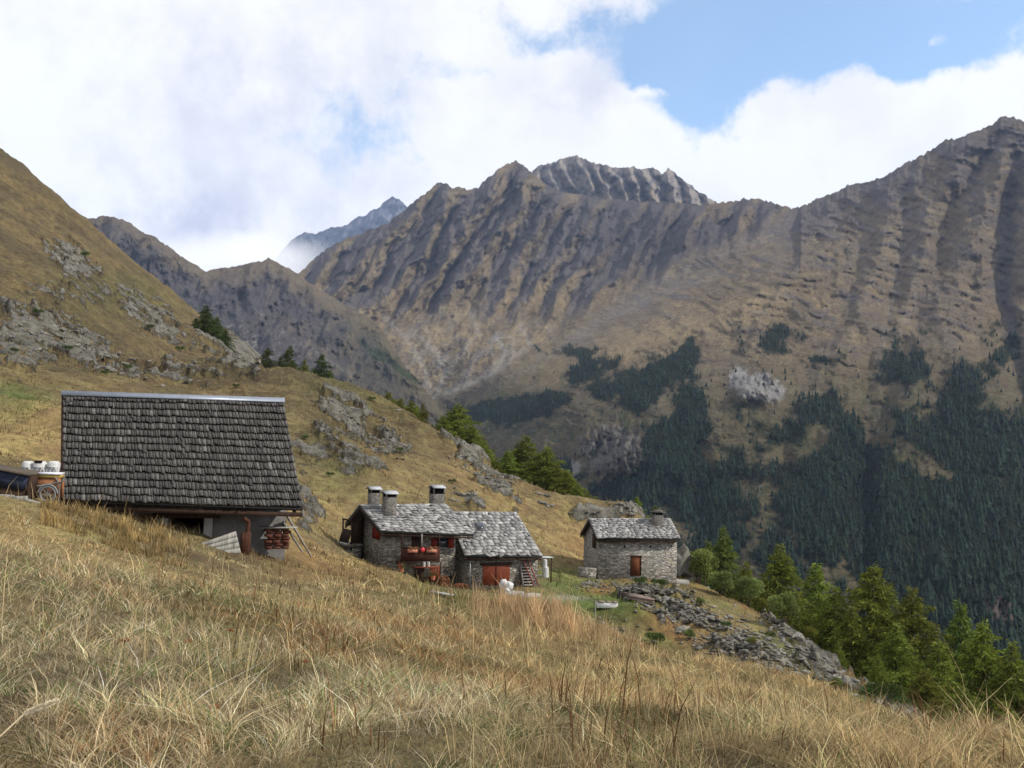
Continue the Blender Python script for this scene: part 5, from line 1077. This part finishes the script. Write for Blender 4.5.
# ------------------------------------------------------------------ rubble, boulders and walls
def rock_mesh(seed, n_cut=9, sub=3, sc=(1, .8, .6)):
    r = np.random.RandomState(seed); V, F3 = ico(1, sub); V = V * sc
    for _ in range(n_cut):
        nn = unit(r.normal(size=(1, 3)))[0]; dd = r.uniform(.38, .75) * np.linalg.norm(nn * sc); p = V @ nn; V = V - np.outer(np.maximum(p - dd, 0), nn)
    V = V + (.10 if sub > 2 else .035) * np.stack([fbm(V[:, 1] * 3 + seed, V[:, 2] * 3 + V[:, 0], 4, seed)] * 3, -1); return V, F3
ROCKM = [rock_mesh(i, 14, 4, (1, .85, .75)) for i in range(6)]
def rock_mat():
    m, g, b = new_mat('lichened_rock', .95, .1); v = objvec(g, (1, 1, 1)); n = g.noise(v, 1.6, 8, .75, .5); n2 = g.noise(v, 7, 5, .7); col = attr(g, 'Col')
    c = g.ramp(g.m('ADD', g.m('MULTIPLY', n, .7), g.m('MULTIPLY', n2, .3)), [(.33, (.05, .047, .04)), (.5, (.17, .162, .145)), (.68, (.36, .345, .31))]); c = g.mix(g.map(g.noise(v, 3.5, 4, .6), .56, .68, 0, .65), c, (.22, .20, .07))
    g.put(b.inputs['Base Color'], g.mix(.6, c, g.mix(1.0, c, col, 'MULTIPLY'))); g.put(b.inputs['Normal'], g.bump(g.m('ADD', n, g.m('MULTIPLY', n2, .4)), .9, .12)); return m
M_ROCK = rock_mat(); r_ = np.random.RandomState(31)
def scatter_stones(n, regions, dmin, dmax, size, name, label):
    """regions: (cx, cy, rx, ry, tilt)"""
    XY = []
    for i in range(n):
        cx, cy, rx, ry, t = regions[r_.randint(len(regions))]; a, b = r_.normal() * rx * .55, r_.normal() * ry * .55; t = math.radians(t); XY.append((cx + a * math.cos(t) - b * math.sin(t), cy + a * math.sin(t) + b * math.cos(t)))
    XY = np.array(XY); K = 90; dl = np.linspace(dmin, dmax, K); P = rays(XY[:, 0], XY[:, 1])[:, None] * dl[None, :, None]; g = near_fields(P[..., 0], P[..., 1])[0]; hit = P[..., 2] <= g; ok = hit.any(1); k = hit.argmax(1)
    Q = P[np.arange(n), k]; Q[:, 2] = g[np.arange(n), k]; Q = Q[ok]; dd = dl[k][ok]; Vs, Fs, Cs = [], [], []; o = 0
    for i in range(len(Q)):
        V, F3 = ROCKL[i % len(ROCKL)]; s = size * np.exp(r_.normal() * .45); a = r_.rand() * 6.28; ca, sa = math.cos(a), math.sin(a); W_ = V * [1.0 + .5 * r_.rand(), 1, .45 + .5 * r_.rand()] * s; W_ = np.stack([W_[:, 0] * ca - W_[:, 1] * sa, W_[:, 0] * sa + W_[:, 1] * ca, W_[:, 2] + W_[:, 0] * r_.normal() * .3], -1) + Q[i] + [0, 0, s * .15]
        Vs.append(W_); Fs.append(F3 + o); o += len(V); Cs.append(np.full((len(V), 3), r_.uniform(1.2, 4.2)))
    link(name, mesh_np(name, np.vstack(Vs), np.vstack(Fs), M_ROCK, False, np.vstack(Cs)), kind='stuff', label=label)
ROCKL = [rock_mesh(i, 7, 1, (1, .75, .5)) for i in range(8)]
scatter_stones(2300, [(690, 620, 60, 18, 32), (705, 632, 55, 20, 36), (745, 645, 40, 20, 38), (670, 608, 30, 10, 20), (770, 655, 30, 16, 35)], 60, 112, .17, 'stone_rubble', 'grey rubble of loose stones spilling down the bank below the hut')
scatter_stones(700, [(615, 588, 26, 6, 8), (640, 594, 26, 7, 5), (600, 628, 34, 8, 5), (655, 598, 30, 6, 15), (590, 585, 12, 4, 0), (600, 640, 40, 10, 5)], 60, 105, .15, 'stone_rubble', 'low heaps of flat stones on the terrace before the hut')
scatter_stones(420, [(800, 650, 30, 9, 42), (840, 682, 26, 9, 38), (785, 640, 24, 9, 40), (880, 705, 22, 7, 35), (905, 720, 22, 5, 30), (770, 625, 16, 6, 30), (690, 568, 12, 10, 40), (676, 560, 9, 8, 0)], 50, 120, .22, 'stone_rubble', 'angular stones scattered over the spur beside the larches')
scatter_stones(350, [(345, 420, 34, 20, 40), (390, 442, 26, 14, 40), (470, 470, 24, 9, 40), (505, 492, 18, 8, 40), (615, 516, 34, 4, 0), (250, 352, 20, 14, 40), (240, 350, 20, 14, 30), (460, 500, 14, 7, 0), (545, 505, 8, 5, 40)], 90, 360, .30, 'stone_rubble', 'broken stones lying among the outcrops of the knoll and mountainside')
scatter_stones(140, [(75, 270, 30, 16, 30), (40, 340, 40, 14, 10), (90, 350, 50, 18, 20), (160, 320, 40, 12, 35), (130, 370, 60, 8, 5)], 90, 420, .45, 'stone_rubble', 'scattered stones on the left mountainside above the barn')
# larger boulders one by one
BL = [(798, 637, 1.7, 'big dark split boulder on the crest of the spur'), (812, 655, 1.8, 'dark angular boulder below the split one on the spur'), (786, 628, 1.1, 'pale rounded boulder topping the spur under the dome bush'), (826, 668, 1.2, 'flat grey boulder lower on the spur'), (680, 572, 3.6, 'pale pitted boulder touching the right wall of the hut'), (689, 576, 2.2, 'grey boulder leaning below the pitted one beside the hut'), (708, 577, .6, 'small grey boulder at the foot of the large round bush'),
      (602, 513, 1.6, 'rocky hump behind the left end of the hut ridge'), (620, 512, 1.3, 'flat rock behind the middle of the hut roof'), (634, 513, 1.5, 'rock pile behind the hut roof left of the chimney'), (484, 468, 1.6, 'grey rock jutting from the crest right of the knoll'), (500, 487, 1.4, 'pale rock on the crest just above the lower house'), (548, 507, .9, 'small pale rock on the crest above the lower house roof end'),
      (195, 330, 3.2, 'rounded grey rock at the left of the dark conifers on the mountainside'), (238, 352, 3.4, 'pale cracked rock right of the dark conifers on the mountainside'), (250, 362, 3.0, 'jagged pale rock lower right of the dark conifers')]
for i, (x, y, s, lab) in enumerate(BL):
    P, dd = drop(x, y, 60 if y > 540 else 100, 115 if y > 540 else 380); V, F3 = ROCKM[i % 6]; o = link('boulder', mesh_np('boulder', V * s * .62, F3, M_ROCK, False, np.full((len(V), 3), 1.))); o.location = P + np.array([0, 0, s * (.45 if s > 2 and y > 540 else -.12)]); o.scale = (.85, .85, 1.25 if s > 2 and y > 540 else 1); o.rotation_euler = (r_.normal() * .2, r_.normal() * .2, r_.rand() * 6); tag(o, lab, 'rock', 'boulders')
# terrace things
P, dd = drop(607, 608, 60, 100); tg = empty('stone_trough', P, .05, 'long pale trough with a broken lid standing on the grass terrace', 'trough')
part('basin', [bx(-.85, .85, -.3, -.2, 0, .42), bx(-.85, .85, .2, .3, 0, .42), bx(-.85, -.75, -.197, .197, 0, .42), bx(.75, .85, -.197, .197, 0, .42), bx(-.747, .747, -.197, .197, 0, .1)], plain_mat('pale_trough', (.62, .62, .62), .6, .3), tg, bevel=.02)
part('lid', [bx(-.8, -.25, -.33, .33, .43, .52), bx(-.1, .3, -.3, .3, .43, .5), bx(.4, .83, -.33, .33, .43, .5)], wood_mat('lid_boards', (.10, .07, .05), (.30, .24, .19)), tg)
P, dd = drop(595, 617, 60, 100); o = link('fence_post', mesh_np('fence_post', *cone_tube((0, 0, -.3), (0, 0, 1.35), .05, .045, 7), M_GREYW)); o.location = P; tag(o, 'thin pale upright post beside the stone trough', 'post')
P, dd = drop(441, 614.5, 35, 70); o = link('wooden_plank', mesh_np('wooden_plank', *bx(-.42, .42, -.10, .10, .02, .07), M_GREYW)); fix_normals(o.data); o.location = P + [0, 0, .06]; o.rotation_euler = (.1, .12, -.1); tag(o, 'single weathered plank lying on the green slope in front of the houses', 'plank')
for i, (x, y, w, lab) in enumerate(((632, 598, .9, 'upper left brown board stack among the terrace stones'), (642, 602, 1.1, 'lower right brown board stack among the terrace stones'))):
    P, dd = drop(x, y, 60, 100); o = link('board_stack', mesh_np('board_stack', *join([bx(-w, w, -.5, .4, k * .12, k * .12 + .1, jit=.03, rng=r_) for k in range(3)])[:2], wood_mat('brown_boards', (.10, .07, .06), (.28, .21, .18)))); fix_normals(o.data); o.location = P; o.rotation_euler = (0, .1, -.5); tag(o, lab, 'boards', 'board stacks on the terrace')
P, dd = drop(672, 580.5, 80, 110); o = link('stone_slab', mesh_np('stone_slab', *bx(-1.5, 1.6, -.9, .9, -.4, .05, jit=.05, rng=r_), M_CONC)); fix_normals(o.data); o.location = P; tag(o, 'pale flat stone paving at the right corner of the hut', 'slab')
# low gable-side bench wall at the hut
q = h3.f.on_v(586, 572, h3.vf + .6); o = link('dry_stone_wall', mesh_np('dry_stone_wall', *bx(-.8, .9, -.4, .5, -1., .8, jit=.06, rng=r_), M_STONE)); fix_normals(o.data); o.location = h3.f.world(q) - np.array([0, 0, .4]); tag(o, 'low dry stone wall end at the left corner of the hut', 'wall')

# ------------------------------------------------------------------ grass
def blade_field(n, fr, hgt, wid, lean, seed, name, label, cols, prob=None, segs=2, tuft=0):
    r = np.random.RandomState(seed)
    az = r.uniform(math.radians(-34), math.radians(34), n); lr = r.uniform(math.log(fr[0]), math.log(fr[1]), n); rr_ = np.exp(lr)
    x, y = rr_ * np.sin(az), rr_ * np.cos(az)
    if tuft:
        c = np.round(np.stack([x, y], -1) / (tuft * rr_[:, None] ** .5)) ; cell = c * tuft * rr_[:, None] ** .5
    if prob is not None: keep = r.rand(n) < prob(x, y, rr_); x, y, rr_, az = x[keep], y[keep], rr_[keep], az[keep]
    z = near_fields(x, y)[0]; n = len(x); cl1 = fbm(x / .55, y / .55, 3, seed + 3); cl2 = fbm(x / 2.6, y / 2.6, 4, seed + 5); cl3 = fbm(x / 9., y / 9., 3, seed + 7)
    # visible part only: drop blades far outside the frame
    tf = fbm(x / (.10 + .012 * rr_.clip(0, 40)), y / (.10 + .012 * rr_.clip(0, 40)), 2, seed + 11); h = (1 + 1.1 * tf).clip(.3, 2) * hgt(x, y, rr_, cl1, cl2, cl3) * np.exp(r.normal(size=n) * .35); w = wid * np.maximum(1, rr_ / 4.5) ** .85 * r.uniform(.7, 1.5, n)
    la = 4.5 * fbm(x / .9, y / .9, 3, seed + 9) * math.pi + r.normal(size=n) * 1.5; lm = np.abs(lean * (.5 + r.exponential(.6, n) + .9 * sst(.1, .5, cl1)))
    dirx, diry = np.cos(la), np.sin(la); fa = r.rand(n) * 6.28; sx, sy = np.cos(fa) * w, np.sin(fa) * w
    P0 = np.stack([x, y, z - .02], -1); S = np.stack([sx, sy, 0 * sx], -1); Dv = np.stack([dirx, diry, 0 * x], -1)
    hv = h / np.sqrt(1 + lm * lm * .7); P1 = P0 + np.array([0, 0, 1.]) * (hv * .55)[:, None] + Dv * (h * lm * .25)[:, None]; P2 = P0 + np.array([0, 0, 1.]) * hv[:, None] + Dv * (h * lm * .85)[:, None]
    V = np.stack([P0 - S, P0 + S, P1 + S * .8, P1 - S * .8, P2], 1).reshape(-1, 3); b = np.arange(n) * 5
    q = np.stack([b, b + 1, b + 2, b + 3], -1); t = np.stack([b + 3, b + 2, b + 4], -1)
    Cc = cols(r, n, x, y, rr_, cl1, cl2, cl3); Cc = Cc * np.exp(1.1 * tf)[:, None]; C5 = np.repeat(Cc, 5, 0).reshape(n, 5, 3); C5[:, :2] *= .8  # blade roots coloured darker, painted occlusion low in the grass
    link(name, mesh_np(name, V, [q, t], M_GRASS, False, C5.reshape(-1, 3)), kind='stuff', label=label); print(name, n)
def P_base(x, y, r):
    p = at(512, 600, 1); return np.ones_like(x)
def scr(x, y):
    z = TER(np.arctan2(x, y), np.log(np.hypot(x, y))) * np.hypot(x, y); return project(np.stack([x, y, z], -1))
def meadow_prob(x, y, r):
    px, py, d = scr(x, y); p = np.where((px > -60) & (px < 1084) & (py < 860), 1.0, 0.0)
    path = np.exp(-((px - 440) / 90.) ** 2 - ((py - 598) / 20.) ** 2) * (d > 34) ; p *= 1 - .75 * path
    fy_ = fy.O; p *= 1 - (((x - fb.O[0]) * fb.e[0] + (y - fb.O[1]) * fb.e[1] > -3) & ((x - fb.O[0]) * fb.e[0] + (y - fb.O[1]) * fb.e[1] < 9.) & ((x - fb.O[0]) * fb.n[0] + (y - fb.O[1]) * fb.n[1] > ve + .1))
    p *= 1 - .8 * (d > 62); return p
STRAW = np.array([.46, .36, .205]); GOLDB = np.array([.40, .285, .145]); GREYB = np.array([.42, .375, .29]); GRN = np.array([.075, .10, .03]); RUSTB = np.array([.22, .115, .05])
def colA(r, n, x, y, rr_, c1, c2, c3):
    az = np.arctan2(x, y); right = sst(-.12, .12, az + .25 * c3); far = sst(7, 22, rr_)
    c = mixc(np.broadcast_to(STRAW * .92, (n, 3)), GREYB, r.rand(n) * .8 * (1 - right * .6)); c = mixc(c, GOLDB, np.clip(right * .6 + far * .45 + .8 * c2 + .3 * (r.rand(n) - .5), 0, 1)); g = (r.rand(n) < np.clip(.20 + 1.3 * c1 - .5 * c2 - .14 * right, .02, .8)); c = np.where(g[:, None], GRN * r.uniform(.6, 1.6, (n, 1)), c)
    ru = r.rand(n) < (.06 + .5 * sst(.05, .35, c3 + .5 * c2)); c = np.where(ru[:, None], RUSTB, c); ol = r.rand(n) < .75 * sst(.08, .35, -c2 + .5 * c3); c = np.where(ol[:, None], np.array([.13, .115, .05]), c); return c * np.exp(r.normal(size=(n, 1)) * .38) * (1 + 1.5 * c1 + .8 * c2)[:, None].clip(.25, 1.7) * .84
def hA(x, y, r, c1, c2, c3): return (.115 + .10 * c2 + .12 * c1 + .09 * sst(-.1, .35, np.arctan2(x, y) + .3 * c3)).clip(.04, .6) * (1 + .25 * sst(6, 14, r)) * (1 - .45 * sst(16, 24, r) * (np.arctan2(x, y) < -.18))
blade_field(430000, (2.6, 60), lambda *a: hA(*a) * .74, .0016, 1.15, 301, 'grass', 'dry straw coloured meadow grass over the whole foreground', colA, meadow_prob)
def hB(x, y, r, c1, c2, c3):  # taller in the band below the houses
    return (.24 + .2 * c2).clip(.12, .42) * (1 + 1.3 * np.exp(-((np.arctan2(x, y) - .03) / .07) ** 2) * (r > 28) * (r < 46))
def probB(x, y, r):
    px, py, d = scr(x, y); t = fbm(x / 1.4, y / 1.4, 3, 411); crest = 1.5 * np.exp(-((px - 540) / 60.) ** 2 - ((d - 36) / 8.) ** 2) + np.exp(-((px - 760) / 300.) ** 2) * (d > 16) * (d < 36) * .6 * (1 - .8 * sst(820, 940, px)); return meadow_prob(x, y, r) * np.clip(sst(.0, .35, t) * .5 + crest, 0, 1)
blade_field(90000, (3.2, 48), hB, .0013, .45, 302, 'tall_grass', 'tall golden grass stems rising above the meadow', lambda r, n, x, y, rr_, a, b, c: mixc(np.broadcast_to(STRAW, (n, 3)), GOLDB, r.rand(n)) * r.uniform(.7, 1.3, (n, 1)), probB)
# grass fringe on the slopes round the houses, barn and spur
def probC(x, y, r):
    px, py, d = scr(x, y); ok = (px > -30) & (px < 960) & (py < 760); nofoot = np.ones_like(x)
    for h in (h1, h2, h3):
        u = (x - h.f.O[0]) * h.f.e[0] + (y - h.f.O[1]) * h.f.e[1]; v = (x - h.f.O[0]) * h.f.n[0] + (y - h.f.O[1]) * h.f.n[1]; nofoot *= 1 - ((u > h.u0 - .1) & (u < h.u1 + .1) & (v > h.vf - .1) & (v < h.vb))
    u = (x - fb.O[0]) * fb.e[0] + (y - fb.O[1]) * fb.e[1]; v = (x - fb.O[0]) * fb.n[0] + (y - fb.O[1]) * fb.n[1]; nofoot *= 1 - ((u > -1) & (u < 9) & (v > ve) & (v < 5)); return ok * nofoot * np.clip(.35 + .9 * fbm(x / 6., y / 6., 3, 420), 0, 1)
def colC(r, n, x, y, rr_, a, b, c): 
    px, py, d = scr(x, y); gm_ = blob_sum(px, py, d, GREENS); cc = mixc(np.broadcast_to(np.array([.24, .175, .085]), (n, 3)), np.array([.10, .10, .038]), np.clip(.3 + b + r.rand(n) * .4 - .2, 0, 1)); cc = mixc(cc, np.array([.08, .12, .03]), np.clip(gm_ * 1.2, 0, .9)); return cc * r.uniform(.6, 1.35, (n, 1))
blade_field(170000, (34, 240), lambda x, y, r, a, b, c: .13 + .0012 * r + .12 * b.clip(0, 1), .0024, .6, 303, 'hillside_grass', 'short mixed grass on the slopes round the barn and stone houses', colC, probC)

# orange dried umbel plants and one pale seed head in the foreground
Mu = attr_mat('dried_flower', .9, .1)
r_ = np.random.RandomState(12)
UM = [(18, 709, 5.0), (215, 707, 5.2), (125, 640, 7), (188, 641, 7.4), (305, 661, 7.2), (246, 725, 5.2), (5, 593, 9), (380, 708, 6.4), (208, 740, 4.8), (430, 620, 15), (230, 630, 8)]
for i, (x, y, d) in enumerate(UM):
    top = at(x, y, d); g_ = float(ground(top[0], top[1])[0]); hgt = min(max(top[2] - g_, .18), .5); base = top - np.array([.02, 0, hgt])
    o = empty('dried_umbel', base, 0, ('dried orange brown umbel flower head on a thin stem in the foreground grass, ' + ['at the far left beside the pale seed head', 'the brightest orange one', 'small one upper left', 'tiny one left of the middle', 'small one near the lower middle', 'lowest left of the middle', 'at the left picture edge under the beams', 'right of the others near the bottom', 'lowest of all near the bottom edge', 'farthest, on the slope before the houses', 'faint one above the brightest']
              [i])[:200].replace('dried orange brown umbel flower head on a thin stem in the foreground grass', 'dried orange umbel on thin stem'), 'dried flower', 'dried umbels in the meadow')
    part('stem', cone_tube((0, 0, -.05), (.02, 0, hgt), .0035, .002, 5), Mu, o, np.full((10, 3), .12) * [1.3, .9, .5])
    G = []; n = 26
    for k in range(n):
        a = r_.rand() * 6.28; q = .030 * math.sqrt(r_.rand()); V, F3 = ico(.006, 1); G.append((V + [.02 + q * math.cos(a), q * math.sin(a), hgt + .004 * r_.normal()], F3))
        
    V, F2, _ = join(G); link('flower_head', mesh_np('flower_head', V, F2, Mu, cols=np.tile([[.20, .085, .035]], (len(V), 1)) * r_.uniform(.6, 1.3, (len(V), 1))), o)
a = at(-6, 742, 3.3); b = at(24, 714, 3.35); c = at(56, 701, 3.4); sh_ = empty('grass_seed_head', a, 0, 'pale fluffy grass seed head bending in from the lower left corner', 'seed head')
part('stem', join([cone_tube((0, 0, 0), b - a, .003, .0025, 6), cone_tube(b - a, c - a, .0025, .002, 6), cone_tube((0, 0, 0), (-.12, 0, -.35), .003, .003, 6)])[:2], Mu, sh_, np.tile([[.7, .58, .38]], (36, 1)))
n = 700; t = r_.rand(n); P = (b - a) + (c - b) * t[:, None]; rad = .011 * np.sin(np.pi * np.clip(t * .9 + .08, 0, 1)) ** .6; dr = unit(r_.normal(size=(n, 3))); V, F2, C2 = leaves(P + dr * rad[:, None] * .5, unit(dr * .6 + unit((c - b)[None]) * 1.), np.full(n, .014), np.full(n, .005), r_, np.tile([[.85, .74, .54]], (n, 1)) * r_.uniform(.7, 1.2, (n, 1)))
link('spike', mesh_np('spike', V, F2, Mu, cols=C2), sh_)

# rusty sorrel stalks and the taller fringe below the barn
def probR(x, y, r):
    px, py, d = scr(x, y); return meadow_prob(x, y, r) * sst(.12, .4, fbm(x / 1.1, y / 1.1, 3, 511) + .12 * sst(500, 700, px)) * (px > 150)
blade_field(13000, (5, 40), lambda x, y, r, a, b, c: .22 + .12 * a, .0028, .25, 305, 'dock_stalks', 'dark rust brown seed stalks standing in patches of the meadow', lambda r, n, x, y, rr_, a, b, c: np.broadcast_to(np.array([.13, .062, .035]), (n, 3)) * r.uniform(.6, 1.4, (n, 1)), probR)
def probF(x, y, r):
    px, py, d = scr(x, y); return ((px > 40) & (px < 190) & (r > 25.5) & (r < 33)) * np.clip(.5 + fbm(x / .9, y / .9, 3, 512) * 2.2, 0, 1) * (1 - .8 * sst(130, 185, px))
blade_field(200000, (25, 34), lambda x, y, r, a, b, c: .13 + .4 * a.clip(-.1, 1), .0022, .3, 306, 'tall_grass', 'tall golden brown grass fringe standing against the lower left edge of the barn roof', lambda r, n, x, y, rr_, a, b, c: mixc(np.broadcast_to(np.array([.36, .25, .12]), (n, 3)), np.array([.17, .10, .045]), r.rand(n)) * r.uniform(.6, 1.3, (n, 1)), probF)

def probG(x, y, r):
    px, py, d = scr(x, y); return np.exp(-((px - 535) / 48.) ** 2) * (d > 31) * (d < 43) * np.clip(.6 + fbm(x / 1.2, y / 1.2, 3, 513) * 2, 0, 1)
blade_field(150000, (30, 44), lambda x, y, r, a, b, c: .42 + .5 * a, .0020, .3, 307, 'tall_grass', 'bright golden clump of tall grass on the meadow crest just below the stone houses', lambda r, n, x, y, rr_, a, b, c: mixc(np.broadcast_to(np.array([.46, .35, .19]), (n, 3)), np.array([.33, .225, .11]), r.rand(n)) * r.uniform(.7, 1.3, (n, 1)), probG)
